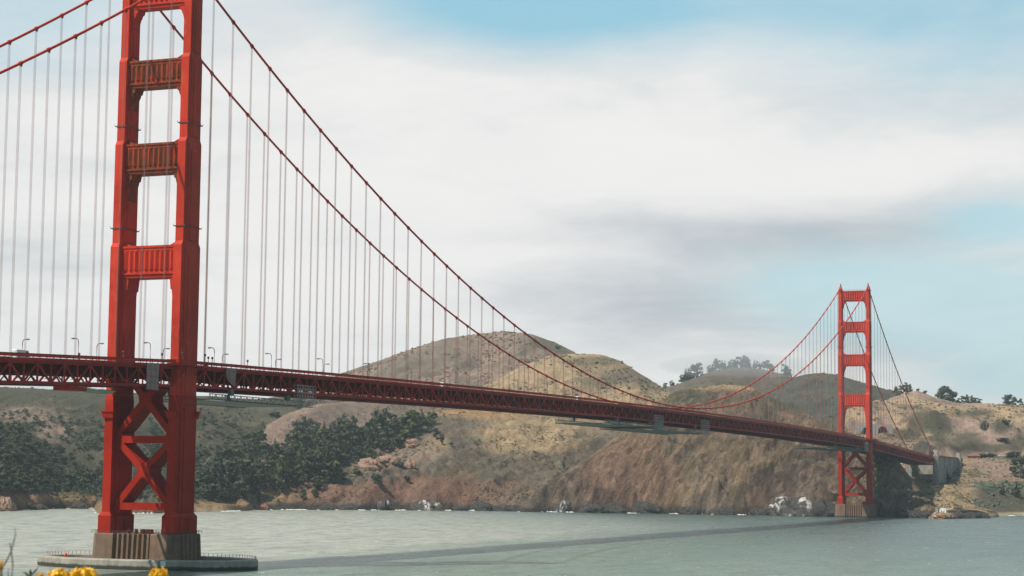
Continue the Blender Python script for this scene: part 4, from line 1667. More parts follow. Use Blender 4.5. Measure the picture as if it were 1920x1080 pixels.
# ------------------------------------------------------------------ north end: concrete pylons, housing and approach
def pylon(label, x, y, zt, zb, wx, wy):
    t_ = thing('concrete_pylon', label, 'pylon', (x, y, zb), 'concrete pylons at the far end of the deck')
    h = zt - zb
    m = MB()
    m.frustum((-wx * 1.25, wx * 1.25, -wy * 1.25, wy * 1.25), -8.0, (-wx, wx, -wy, wy), h * 0.86)
    obj('shaft', m.mesh('shaft', MAT['pylon']), t_)
    m = MB()
    m.box(-wx * 0.8, wx * 0.8, -wy * 0.8, wy * 0.8, h * 0.86, h * 0.96)
    m.frustum((-wx * 0.62, wx * 0.62, -wy * 0.62, wy * 0.62), h * 0.96, (-wx * 0.5, wx * 0.5, -wy * 0.5, wy * 0.5), h)
    obj('stepped_cap', m.mesh('stepped_cap', MAT['pylon']), t_)
    for e in (-1, 1):
        m = MB()
        m.frustum((e * wx * 0.5 - 0.6, e * wx * 0.5 + 0.6, -wy * 1.25 - 0.7, -wy), -8.0, (e * wx * 0.5 - 0.6, e * wx * 0.5 + 0.6, -wy - 0.5, -wy + 0.2), h * 0.8)
        obj('buttress', m.mesh('buttress', MAT['pylon']), t_)
    return t_


YN = L + LNO
pylon('near side concrete pylon where the far side span ends', 15.5, YN + 5, 71.5, 36, 3.0, 4.2)
pylon('far side concrete pylon where the far side span ends', -15.5, YN + 5, 71.5, 36, 3.0, 4.2)
pylon('rearmost near side concrete pylon behind the cable housing', 17.0, YN + 158, 71.5, 36, 3.2, 5.0)
hsg = thing('cable_housing', 'grey concrete cable housing wall between the two far end pylons', 'building', (0, YN + 80, 20))
m = MB()
m.box(-16.5, 16.2, -70, 72, -4, 44.5)
obj('wall', m.mesh('wall', MAT['pylon']), hsg)
for yy in (-56, -20, 16, 52):
    m = MB()
    m.box(16.2, 17.2, yy - 2, yy + 2, -4, 43.8)
    obj('pilaster', m.mesh('pilaster', MAT['pylon']), hsg)
m = MB()
m.box(-17.5, 17.6, -71, 96, 44.6, 45.8)
obj('road_slab', m.mesh('road_slab', MAT['truss']), hsg)
app = thing('approach_viaduct', 'dark red steel trestle carrying the road beyond the last pylon', 'viaduct', (0, YN + 215, 16))
m = MB()
m.box(-14.0, 14.5, -48, 52, 44.5, 49.8)
obj('girder', m.mesh('girder', MAT['truss']), app)
for yy in (-10, 14):
    for x in (-12, 12.5):
        m = MB()
        m.box(x - 0.9, x + 0.9, yy - 0.9, yy + 0.9, -6, 44.5)
        obj('column', m.mesh('column', MAT['truss']), app)
for z0, z1 in ((4, 22), (22, 42)):
    for s in (-1, 1):
        m = MB()
        m.beam((12.5, -10 * s, z0), (12.5, 14 * s if s > 0 else -14 * s * -1, z1), 0.6, 0.8)
        obj('brace', m.mesh('brace', MAT['truss']), app)

# ------------------------------------------------------------------ trees and shrubs
def leaf_mat(name, c0, c1):
    m, t, b = new_mat(name)
    oi = t.add('ShaderNodeObjectInfo')
    pos = t.add('ShaderNodeNewGeometry').outputs['Position']
    n = t.noise(pos, 0.12, 4, 0.6)
    n2 = t.noise(pos, 0.8, 2, 0.5)
    f = t.math('ADD', t.math('MULTIPLY', oi.outputs['Random'], 0.45), t.math('MULTIPLY', t.mapr(n, 0.3, 0.7), 0.35))
    f = t.math('ADD', f, t.math('MULTIPLY', t.mapr(n2, 0.3, 0.7), 0.2))
    t.put(b.inputs['Base Color'], t.mix(f, c0 + (1,), c1 + (1,)))
    b.inputs['Roughness'].default_value = 0.8
    b.inputs['Specular IOR Level'].default_value = 0.15
    return m


MAT['bark'] = simple_mat('bark', (0.16, 0.12, 0.09), 0.95, 0.3, 2.0)
MAT['leaf_dark'] = leaf_mat('dark_cypress_foliage', (0.026, 0.042, 0.030), (0.105, 0.118, 0.066))
MAT['leaf_grey'] = leaf_mat('grey_green_eucalyptus_foliage', (0.060, 0.074, 0.050), (0.125, 0.138, 0.088))
MAT['leaf_olive'] = leaf_mat('olive_brush_foliage', (0.060, 0.060, 0.030), (0.13, 0.115, 0.060))
MAT['leaf_green'] = leaf_mat('fresh_green_foliage', (0.050, 0.070, 0.024), (0.12, 0.135, 0.050))


def crown_arrays(rng, h, r, style):
    """leaf clump triangles spread through the volume of several lobes; unit metres"""
    lobes = []
    if style == 'cypress':      # irregular, wind-shaped, wider towards the top half
        for k in range(9):
            z = h * rng.uniform(0.22, 0.92)
            wr = r * (1.0 - 0.55 * abs(z / h - 0.5) * 1.6) * rng.uniform(0.35, 0.75)
            a = rng.uniform(0, 6.28)
            lobes.append((wr * math.cos(a), wr * math.sin(a), z, r * rng.uniform(0.38, 0.6), h * rng.uniform(0.10, 0.17)))
        lobes.append((0, 0, h * 0.9, r * 0.4, h * 0.12))
    elif style == 'conifer':
        for k in range(9):
            z = h * (0.16 + 0.80 * k / 8)
            wr = r * (1.05 - 0.9 * k / 8)
            a = rng.uniform(0, 6.28)
            lobes.append((0.25 * wr * math.cos(a), 0.25 * wr * math.sin(a), z, max(0.25 * r, wr * 0.85), h * 0.085))
    elif style == 'grove':
        for k in range(14):
            z = h * rng.uniform(0.10, 0.92)
            a = rng.uniform(0, 6.28)
            wr = r * rng.uniform(0.1, 0.75) * (1.15 - 0.5 * z / h)
            lobes.append((wr * math.cos(a), wr * math.sin(a), z, r * rng.uniform(0.34, 0.5), h * rng.uniform(0.09, 0.14)))
    elif style == 'open':       # eucalyptus: separated clouds of leaves on long limbs
        for k in range(8):
            z = h * rng.uniform(0.42, 0.95)
            a = rng.uniform(0, 6.28)
            wr = r * rng.uniform(0.2, 0.75)
            lobes.append((wr * math.cos(a), wr * math.sin(a), z, r * rng.uniform(0.28, 0.45), h * rng.uniform(0.07, 0.12)))
    else:                       # shrub
        for k in range(6):
            a = rng.uniform(0, 6.28)
            wr = r * rng.uniform(0.0, 0.55)
            lobes.append((wr * math.cos(a), wr * math.sin(a), h * rng.uniform(0.3, 0.7), r * rng.uniform(0.4, 0.6), h * rng.uniform(0.22, 0.34)))
    V = []
    per = 26 if style != 'shrub' else 24
    for (cx, cy, cz, rr, rz) in lobes:
        for k in range(per):
            d = rng.normal(size=3)
            d /= np.linalg.norm(d)
            q = rng.uniform(0.55, 1.0)
            c = np.array([cx + d[0] * rr * q, cy + d[1] * rr * q, cz + d[2] * rz * q])
            s = rr * rng.uniform(0.30, 0.55)
            nrm = d + rng.normal(size=3) * 0.55
            nrm /= np.linalg.norm(nrm)
            u = np.cross(nrm, rng.normal(size=3))
            u /= np.linalg.norm(u)
            v = np.cross(nrm, u)
            V += [c + u * s, c - u * s * 0.6 + v * s * 0.85, c - u * s * 0.6 - v * s * 0.85]
    V = np.array(V)
    return V, np.arange(len(V)).reshape(-1, 3), lobes


def tree_meshes(seed, h, r, style, leaf):
    rng = np.random.default_rng(seed)
    V, F, lobes = crown_arrays(rng, h, r, style)
    crown = fast_mesh('crown', V, F, MAT[leaf])
    m = MB()
    tr = max(0.18, h * 0.026)
    lean = (rng.uniform(-0.06, 0.06) * h, rng.uniform(-0.06, 0.06) * h)
    m.tube([(0, 0, -1.2), (lean[0] * 0.3, lean[1] * 0.3, h * 0.3), (lean[0], lean[1], h * 0.62), (lean[0] * 0.8, lean[1] * 0.8, h * 0.88)], [tr * 1.3, tr, tr * 0.6, tr * 0.2], 6, False)
    for lb in lobes[:5]:
        zb = max(h * 0.15, lb[2] - h * 0.22)
        m.tube([(lean[0] * zb / h, lean[1] * zb / h, zb), (lb[0] * 0.6, lb[1] * 0.6, (zb + lb[2]) / 2), (lb[0], lb[1], lb[2])], [tr * 0.5, tr * 0.35, tr * 0.12], 5, False)
    trunk = m.mesh('trunk', MAT['bark'])
    return trunk, crown


KIND = {}
for nm, style, leaf, n, h, r in (('cypress_tree', 'cypress', 'leaf_dark', 6, 12.0, 4.6), ('pine_tree', 'conifer', 'leaf_dark', 3, 14.0, 3.6),
                                 ('eucalyptus_tree', 'grove', 'leaf_grey', 4, 15.0, 6.0), ('shrub', 'shrub', 'leaf_dark', 4, 4.5, 3.6), ('leafy_tree', 'cypress', 'leaf_green', 3, 9.0, 4.8)):
    KIND[nm] = [tree_meshes(100 + 13 * k + len(nm), h * (0.9 + 0.08 * k), r * (0.95 + 0.06 * k), style, leaf) for k in range(n)]
NAT = {'cypress_tree': 12.0, 'pine_tree': 14.0, 'eucalyptus_tree': 15.0, 'shrub': 4.5, 'leafy_tree': 9.0}


def plant(kind, P, height, label, group=None, cat='tree', wide=1.0):
    tk, cr = KIND[kind][random.randrange(len(KIND[kind]))]
    t_ = thing(kind, label, cat, (P.x, P.y, P.z - 0.4), group, random.uniform(0, 6.28))
    s = height / NAT[kind]
    t_.scale = (s * wide, s * wide, s)
    obj('crown', cr, t_)
    obj('trunk', tk, t_)
    return t_


def inpoly(x, y, poly):
    c = False
    j = len(poly) - 1
    for i in range(len(poly)):
        xi, yi = poly[i]
        xj, yj = poly[j]
        if (yi > y) != (yj > y) and x < (xj - xi) * (y - yi) / (yj - yi) + xi:
            c = not c
        j = i
    return c


def scatter(poly, n, gap, tries=8000):
    xs = [p[0] for p in poly]
    ys = [p[1] for p in poly]
    pts = []
    for _ in range(tries):
        x, y = random.uniform(min(xs), max(xs)), random.uniform(min(ys), max(ys))
        if not inpoly(x, y, poly):
            continue
        if any((x - a) ** 2 + ((y - b) * 1.6) ** 2 < gap * gap for a, b in pts):
            continue
        pts.append((x, y))
        if len(pts) >= n:
            break
    return pts


F_MAIN = [(374, 942), (376, 905), (420, 870), (463, 838), (485, 832), (497, 850), (529, 842), (547, 825), (585, 812), (619, 812), (660, 800), (688, 810), (716, 800), (744, 802), (788, 792), (814, 798),
          (816, 808), (797, 814), (769, 824), (747, 842), (722, 858), (672, 868), (641, 874), (634, 896), (612, 914), (585, 924), (563, 912), (522, 922), (497, 922), (463, 934), (444, 942), (407, 943)]
F_LEFT = [(-60, 800), (0, 806), (25, 802), (60, 824), (110, 855), (150, 877), (195, 893), (235, 915), (235, 938), (120, 924), (60, 929), (0, 932), (-60, 930)]
F_COVE = [(236, 860), (330, 840), (375, 845), (440, 838), (462, 842), (440, 870), (380, 910), (374, 940), (300, 945), (236, 938)]
FOREST_PTS = []
for poly, n, gap, lab, grp, hh in ((F_MAIN, 150, 12.5, 'dark green cypress in the wood on the slope right of the near tower', 'trees of the wood right of the near tower', (12, 21)),
                                   (F_LEFT, 62, 13.0, 'dark tree in the wood on the spur left of the near tower', 'trees of the wood left of the near tower', (10, 15)),
                                   (F_COVE, 36, 14.0, 'hazy green tree on the cove slope seen behind the near tower', 'trees of the cove behind the near tower', (9, 14))):
    for (x, y) in scatter(poly, n, gap):
        P = land_at(x, y)
        if P is None or P.z < 3:
            continue
        r_ = random.random()
        if poly is F_COVE:
            r_ = 0.2 + 0.1 * r_
        kd = 'eucalyptus_tree' if poly is F_COVE and r_ > 0.25 else 'pine_tree' if r_ < 0.16 else ('leafy_tree' if r_ < 0.26 and poly is not F_LEFT else 'cypress_tree')
        plant(kd, P, random.uniform(*hh), lab, grp, wide=random.uniform(0.9, 1.25))
        FOREST_PTS.append((x, y))

# the rest of the woods, too dense to tell apart, as one mass
tmpl = [crown_arrays(np.random.default_rng(500 + k), 9.0, 4.2, 'cypress')[0] for k in range(4)]
FV, FV2 = [], []
for poly, n, gap in ((F_MAIN, 330, 6.0), (F_LEFT, 360, 5.5), (F_COVE, 110, 8.5), ([(-60, 770), (200, 790), (330, 775), (460, 800), (440, 836), (330, 838), (236, 858), (195, 885), (100, 838), (25, 795), (-60, 797)], 90, 10.0)):
    for (x, y) in scatter(poly, n, gap, 20000):
        P = land_at(x, y)
        if P is None or P.z < 3:
            continue
        a = random.uniform(0, 6.28)
        s = random.uniform(0.65, 1.15)
        T = tmpl[random.randrange(4)]
        # every other leaf clump is enough at this density
        T = T.reshape(-1, 3, 3)[::2].reshape(-1, 3)
        R_ = np.array([[math.cos(a), -math.sin(a), 0], [math.sin(a), math.cos(a), 0], [0, 0, 1]])
        (FV if poly is F_MAIN or poly is F_LEFT else FV2).append(T @ R_.T * s * np.array([1.15, 1.15, 1]) + np.array([P.x, P.y, P.z - 1.0]))
FV = np.concatenate(FV)
FV2 = np.concatenate(FV2)
fo = obj('cove_thicket', fast_mesh('cove_thicket', FV2, np.arange(len(FV2)).reshape(-1, 3), MAT['leaf_grey']))
tag(fo, 'hazy grey green thicket covering the cove slopes behind the near tower', 'thicket', kind='stuff')
fo = obj('woodland', fast_mesh('woodland', FV, np.arange(len(FV)).reshape(-1, 3), MAT['leaf_dark']))
tag(fo, 'dense dark green undergrowth and smaller trees of the coastal woods', 'woods', kind='stuff')

# single trees and bushes that stand apart
for (x, y, kd, h, wd, lab) in (
        (668, 892, 'shrub', 11, 0.8, 'round dark bush left of the pink rock outcrop'), (707, 908, 'shrub', 11, 0.85, 'large round dark bush below the pink rock outcrop'),
        (643, 908, 'cypress_tree', 11, 0.8, 'small dark tree at the lower right corner of the wood'), (751, 879, 'shrub', 8.5, 0.7, 'dark bush right of the pink rock outcrop'),
        (763, 902, 'shrub', 5.5, 0.8, 'small dark bush on the brushy slope below the outcrop'), (568, 940, 'cypress_tree', 12, 0.9, 'lone dark tree on the red bank above the water'),
        (818, 826, 'cypress_tree', 13, 0.9, 'dark tree right of the bare gully above the outcrop'), (828, 834, 'cypress_tree', 11, 0.9, 'lower dark tree right of the bare gully'),
        (846, 836, 'shrub', 5, 0.9, 'small bush right of the dark trees on the open slope'), (782, 822, 'leafy_tree', 6.5, 1.0, 'small green tree at the top of the bare gully'),
        (516, 781, 'shrub', 6, 2.2, 'long low dark bush on the pale hill above the wood'), (592, 934, 'shrub', 9, 0.8, 'dark bush at the foot of the wood above the red bank'),
        (1775, 902, 'pine_tree', 17, 1.2, 'dark pine in front of the concrete cable housing'), (1912, 897, 'cypress_tree', 21, 1.3, 'big dark tree on the bare slope at the right edge'),
        (1880, 928, 'pine_tree', 16, 1.1, 'pointed dark tree above the green bushes at right'), (1906, 932, 'pine_tree', 17, 1.1, 'pointed dark tree near the right edge above the bushes'),
        (1842, 858, 'shrub', 6, 1.5, 'round bush by the road right of the pylons'), (1860, 858, 'shrub', 6, 1.5, 'second round bush by the road right of the pylons'),
        (1902, 858, 'shrub', 8, 1.7, 'large round bush by the road near the right edge'), (1888, 797, 'shrub', 8, 1.0, 'dark bush high on the pale right hand hill'),
        (1882, 829, 'shrub', 6, 2.0, 'low wide dark bush on the right hand hillside'), (1046, 655, 'shrub', 8, 1.0, 'single dark bush near the top of the hazy mountain')):
    P = land_at(x, y)
    if P is not None:
        plant(kd, P, h, lab, None, 'bush' if kd == 'shrub' else 'tree', wd)

# trees standing on the skylines
for lay, lst, lab, grp in (
        ('right_hill', [(1768, 19, 'eucalyptus_tree', 1.2), (1775, 24, 'eucalyptus_tree', 1.25), (1783, 24, 'eucalyptus_tree', 1.25), (1790, 18, 'eucalyptus_tree', 1.2), (1763, 12, 'leafy_tree', 1.2)], 'tree of the rounded grove on the right hand skyline', 'rounded grove on the right skyline'),
        ('right_hill', [(1800, 11, 'eucalyptus_tree', 1.2), (1807, 12, 'eucalyptus_tree', 1.2), (1815, 13, 'eucalyptus_tree', 1.2), (1823, 12, 'eucalyptus_tree', 1.2), (1831, 13, 'eucalyptus_tree', 1.2), (1840, 11, 'eucalyptus_tree', 1.2)], 'tree of the low row along the right hand skyline', 'low row of trees on the right skyline'),
        ('right_hill', [(1888, 15, 'eucalyptus_tree', 1.2), (1895, 17, 'eucalyptus_tree', 1.25), (1904, 12, 'eucalyptus_tree', 1.2), (1914, 10, 'eucalyptus_tree', 1.2)], 'tree of the small clump at the right end of the skyline', 'small clump at the right end of the skyline'),
        ('right_hill', [(1682, 14, 'eucalyptus_tree', 1.0), (1690, 15, 'eucalyptus_tree', 1.0), (1701, 16, 'eucalyptus_tree', 1.1), (1708, 13, 'eucalyptus_tree', 1.1), (1722, 6, 'shrub', 1.0), (1737, 5, 'shrub', 1.0)], 'open crowned tree on the skyline just right of the far tower', 'skyline trees right of the far tower'),
        ('far_ridge', [(1278, 20, 'cypress_tree', 1.0), (1285, 25, 'pine_tree', 1.4), (1292, 24, 'pine_tree', 1.4), (1300, 28, 'eucalyptus_tree', 1.1), (1308, 28, 'eucalyptus_tree', 1.0)], 'hazy tree of the small group left of the foggy ridge top', 'small group left of the foggy ridge top'),
        ('far_ridge', [(1246, 16, 'eucalyptus_tree', 1.0), (1258, 14, 'cypress_tree', 1.2)], 'lone hazy tree in the notch right of the tan hill', 'lone hazy trees in the notch'),
        ('far_ridge', [(x_, random.uniform(13, 24), random.choice(['cypress_tree', 'pine_tree', 'cypress_tree', 'eucalyptus_tree']), 1.15) for x_ in range(1330, 1456, 6)], 'misty tree in the grove along the foggy ridge top', 'misty grove on the foggy ridge top'),
        ('far_ridge', [(1472, 20, 'eucalyptus_tree', 1.1), (1479, 22, 'eucalyptus_tree', 1.1)], 'hazy tree where the foggy ridge meets the dark hill', 'hazy trees beside the dark hill')):
    for q_, (x, h, kd, wd) in enumerate(sorted(lst)):
        P = crest_at(x, lay, 6.0)
        if P is not None:
            plant(kd, P, h, lab + ', %s from left' % ORD[q_], grp, 'bush' if kd == 'shrub' else 'tree', wd)

# low brush over the slopes: nobody could count it
def brush(name, label, n, seed, leaf, layers, size, wet=0.0, region=None):
    rng = np.random.default_rng(seed)
    ok = np.isin(LID, [LN[l] for l in layers]) & (Z2 > 9) & (TT > 0.02) & (TT < 1.03)
    if region is not None:
        ok &= region
    prob = np.where(ok, np.clip(0.25 + 1.6 * n_a + 1.2 * n_b, 0.02, 1.5), 0.0)
    dcell = np.gradient(DD)[None, :] * D2
    prob = (prob * dcell).ravel()
    prob /= prob.sum()
    k = rng.choice(len(prob), n, p=prob)
    cx = X2.ravel()[k] + rng.uniform(-2, 2, n)
    cy = Y2.ravel()[k] + rng.uniform(-3, 3, n)
    cz = ground_z(cx, cy)
    s = size[0] * (size[1] / size[0]) ** rng.uniform(0, 1, n) ** 1.6
    # one shrub: a ragged dome of leaf faces
    ang = np.arange(5) / 5 * 2 * np.pi
    base = [(np.cos(a), np.sin(a), -0.15) for a in ang] + [(0.75 * np.cos(a + 0.6), 0.75 * np.sin(a + 0.6), 0.55) for a in ang] + [(0.1, 0.0, 0.85)]
    T = np.array(base)
    fc = []
    for i in range(5):
        j = (i + 1) % 5
        fc += [(i, j, 5 + i), (j, 5 + j, 5 + i), (5 + i, 5 + j, 10)]
    fc = np.array(fc)
    J = T[None] * (1 + rng.uniform(-0.35, 0.35, (n, 11, 1))) * s[:, None, None] * np.stack([rng.uniform(0.8, 1.5, n), rng.uniform(0.8, 1.5, n), rng.uniform(0.6, 1.0, n)], -1)[:, None, :]
    V = J + np.stack([cx, cy, cz], -1)[:, None, :]
    F = fc[None] + (np.arange(n) * 11)[:, None, None]
    o = obj(name, fast_mesh(name, V.reshape(-1, 3), F.reshape(-1, 3), MAT[leaf]))
    return tag(o, label, 'brush', kind='stuff')


brush('coastal_brush', 'olive coastal brush dotted over the near slopes', 30000, 3, 'leaf_olive', ['hillside', 'left_spur', 'cove_hill', 'bench', 'spur'], (0.45, 1.5))
brush('hill_brush', 'dark brush dotted over the hills behind the bridge', 15000, 4, 'leaf_olive', ['mountain', 'tan_hill', 'right_hill', 'right_spur', 'left_ridge', 'dark_ridge', 'far_ridge'], (0.7, 2.6))
brush('green_thicket', 'green thicket along the shore at the right edge', 1300, 5, 'leaf_grey', ['bench', 'spur'], (1.5, 4.0), region=(PY > 905) & (PX > 1828))
brush('bluff_tufts', 'sparse tufts of plants on the rocky bluff', 5000, 6, 'leaf_olive', ['bluff'], (0.3, 0.9))
brush('shade_thicket', 'dark thicket under the far side span', 350, 8, 'leaf_dark', ['spur', 'bluff', 'bench'], (1.5, 3.5), region=(PX > 1690) & (PX < 1765) & (PY > 868) & (PY < 940) & (D2 > 2100))

# ------------------------------------------------------------------ rocks
def rock_mat(name, base, dark, guano):
    m, t, b = new_mat(name)
    pos = t.add('ShaderNodeNewGeometry').outputs['Position']
    n = t.noise(pos, 0.35, 6, 0.7)
    c = t.mix(t.mapr(n, 0.3, 0.7), dark + (1,), base + (1,))
    if guano:
        g = t.noise(t.mapping(pos, (0.22, 0.22, 0.08)), 1.0, 6, 0.65, 0.6)
        big_ = t.noise(pos, 0.07, 3, 0.5)
        c = t.mix(t.math('MULTIPLY', t.mapr(g, 0.50 - 0.1 * guano, 0.62 - 0.1 * guano), t.mapr(big_, 0.45, 0.62, 0.0, 0.8)), c, (0.66, 0.63, 0.58, 1))
    t.put(b.inputs['Base Color'], c)
    b.inputs['Roughness'].default_value = 0.9
    bp = t.add('ShaderNodeBump')
    bp.inputs['Distance'].default_value = 1.0
    t.put(bp.inputs['Height'], t.noise(pos, 0.6, 6, 0.7))
    t.l.new(bp.outputs[0], b.inputs['Normal'])
    return m


MAT['rock_pink'] = rock_mat('pink_rock', (0.40, 0.24, 0.17), (0.22, 0.13, 0.09), 0)
MAT['rock_red'] = rock_mat('red_rock', (0.34, 0.15, 0.09), (0.16, 0.07, 0.05), 0)
MAT['rock_white'] = rock_mat('guano_streaked_rock', (0.08, 0.07, 0.06), (0.035, 0.032, 0.03), 0.35)
MAT['rock_dark'] = rock_mat('dark_sea_rock', (0.060, 0.052, 0.044), (0.020, 0.019, 0.018), 0)
MAT['rock_orange'] = rock_mat('orange_brown_rock', (0.36, 0.20, 0.10), (0.13, 0.08, 0.05), 0.05)


def rock(label, P, rx, ry, rz, mat, seed, group=None, sink=0.3, name='rock'):
    rng = np.random.default_rng(seed)
    nu, nv = 40, 20
    vs_, fs = [], []
    off = rng.uniform(0, 50, 2)
    PH, TH = np.meshgrid(np.linspace(0, np.pi, nv + 1), np.linspace(0, 2 * np.pi, nu, endpoint=False), indexing='ij')
    d0, d1, d2 = np.sin(PH) * np.cos(TH), np.sin(PH) * np.sin(TH), np.cos(PH)
    q = 1 + 0.45 * fbm(d0 * 1.7 + d2 * 0.9 + off[0], d1 * 1.7 - d2 * 1.3 + off[1], 4, seed) + 0.35 * (ridged(d0 * 4.1 + d2 * 3.0 + off[1], d1 * 4.1 - d2 * 2.3 + off[0], 4, seed + 3) - 0.6)
    vs_ = [tuple(r_) for r_ in np.stack([d0 * rx * q, d1 * ry * q, d2 * rz * q], -1).reshape(-1, 3)]
    for j in range(nv):
        for i in range(nu):
            i2 = (i + 1) % nu
            fs.append((j * nu + i, (j + 1) * nu + i, (j + 1) * nu + i2, j * nu + i2))
    m = MB()
    m.add(vs_, fs, False)
    o = obj(name, m.mesh(name, MAT[mat]), None, (P.x, P.y, P.z + rz * (0.5 - sink)))
    return tag(o, label, 'rock', group)


def shore_pt(px, out=0.0):
    i = int(np.argmin(np.abs(COLPX - px)))
    d = shore[i] + out
    return Vector((CAM[0] + math.sin(AZ[i]) * d, CAM[1] + math.cos(AZ[i]) * d, 0.0))


P = land_at(695, 876)
rock('long pink rock outcrop on the slope below the wood', P, 13, 9, 8.5, 'rock_pink', 11)
P = land_at(722, 868)
rock('upper right end of the pink rock outcrop', P, 11, 8, 7.0, 'rock_pink', 12)
P = land_at(769, 880)
rock('small pink crag on the slope right of the outcrop', P, 6, 5, 7.5, 'rock_pink', 13)
P = land_at(770, 835)
rock('grey pink crags beside the bare gully', P, 10, 7, 6.0, 'rock_pink', 14)
rock('largest white streaked sea rock at the foot of the bluff left of the far tower', shore_pt(1487, -2), 23, 13, 17, 'rock_white', 21, sink=0.45)
rock('dark sea rock beside the far tower pier', shore_pt(1540, 4), 17, 10, 13, 'rock_dark', 22, sink=0.4)
rock('white streaked shore rock, left of the pair below the outcrop', shore_pt(722, 2), 8, 7, 10, 'rock_white', 23, sink=0.35)
rock('white streaked shore rock, right of the pair below the outcrop', shore_pt(800, 2), 17, 8, 8, 'rock_white', 24, sink=0.35)
rock('white streaked shore rock where the bluff meets the hillside', shore_pt(1056, 4), 8, 7, 10, 'rock_white', 25, sink=0.35)
rock('low red rock in the water at the end of the cove beach', shore_pt(492, -6), 8, 6, 6, 'rock_red', 26, sink=0.45)
rock('pale crag at the waterline at the left edge', shore_pt(8, 2), 12, 9, 12, 'rock_pink', 27, sink=0.4)
wc_ = {}
for k, (x, r_) in enumerate(sorted(((612, 5), (655, 7), (860, 6), (905, 9), (955, 7), (1010, 8), (1110, 9), (1150, 10), (1215, 12), (1290, 8), (1360, 7), (1420, 7), (1580, 9), (1675, 9), (1700, 8), (1725, 8), (1795, 7), (1820, 6), (1840, 6), (70, 6), (150, 6)))):
    where = ('below the left wood' if x < 200 else 'below the wood right of the near tower' if x < 700 else 'below the open hillside' if x < 1030
             else 'at the foot of the brown bluff' if x < 1500 else 'beside the far tower pier' if x < 1750 else 'below the pylons')
    wc_[where] = wc_.get(where, 0) + 1
    rock('dark wave washed rock %s, %s from left' % (where, ORD[wc_[where] - 1]), shore_pt(x, random.uniform(-2, 4)), r_ * 1.6, r_, r_ * 0.8, 'rock_dark', 60 + k, 'dark rocks along the waterline', 0.4, 'sea_rock')

# broken surf along the foot of the cliffs
rs_ = np.random.default_rng(17)
SV, SF = [], []
for i in range(2, NCOL - 2):
    if COLPX[i] < -200 or COLPX[i] > 2150:
        continue
    k_ = float(fbm(np.array([AZ[i] * 300]), np.array([2.2]), 3, 99)[0])
    if k_ < 0.02:
        continue
    zc_ = np.nonzero(Z2[i] > 0.0)[0]
    d0 = DD[zc_[0]] if len(zc_) else shore[i]
    for q in range(3):
        d_ = d0 - rs_.uniform(-1.0, 5.0) * (1 + k_)
        a_ = AZ[i] + rs_.uniform(-0.5, 0.5) * (AZ[1] - AZ[0])
        wd_, dp_ = rs_.uniform(0.8, 2.6) * (0.6 + k_), rs_.uniform(0.5, 1.6)
        cx_, cy_ = CAM[0] + math.sin(a_) * d_, CAM[1] + math.cos(a_) * d_
        n0 = len(SV)
        for g_ in range(6):
            an = g_ / 6 * 6.283
            rr_ = rs_.uniform(0.7, 1.2)
            SV.append((cx_ + wd_ * rr_ * math.cos(an), cy_ + dp_ * rr_ * math.sin(an), 0.05))
        SV.append((cx_, cy_, rs_.uniform(0.3, 1.1)))
        for g_ in range(6):
            SF.append((n0 + g_, n0 + (g_ + 1) % 6, n0 + 6))
sf_o = obj('surf', fast_mesh('surf', np.array(SV), np.array(SF), simple_mat('sea_foam', (0.62, 0.64, 0.62), 0.9)))
tag(sf_o, 'broken white surf along the foot of the cliffs', 'surf', kind='stuff')

# small station on its rock by the far tower
LP = shore_pt(1766, -16)
rock('orange brown rock islet carrying the white ruined station', LP, 12, 8, 5.5, 'rock_orange', 31, sink=0.35)
st_ = thing('ruined_station', 'small white ruined station house with two dark windows on the islet rock', 'building', (LP.x, LP.y, 4.6), None, -0.3)
m = MB()
m.box(-1.2, 5.6, -2.5, 2.5, -1.5, 4.2)
wl = obj('wall', m.mesh('wall', MAT['white']), st_)
m = MB()
m.prism([(-1.4, 4.2), (5.8, 4.2), (5.2, 4.9), (0.2, 5.4)], -2.7, 2.7)
obj('roof', m.mesh('roof', MAT['white']), st_)
for x in (0.6, 3.0):
    m = MB()
    m.box(x, x + 1.1, -2.56, -2.4, 1.2, 3.2)
    obj('window', m.mesh('window', MAT['glass']), wl)
m = MB()
m.box(-6.0, -2.9, -1.6, 1.6, -2.0, 6.0)
m.box(-6.3, -2.6, -1.9, 1.9, 6.0, 6.5)
obj('fog_signal_block', m.mesh('fog_signal_block', MAT['fender']), st_)

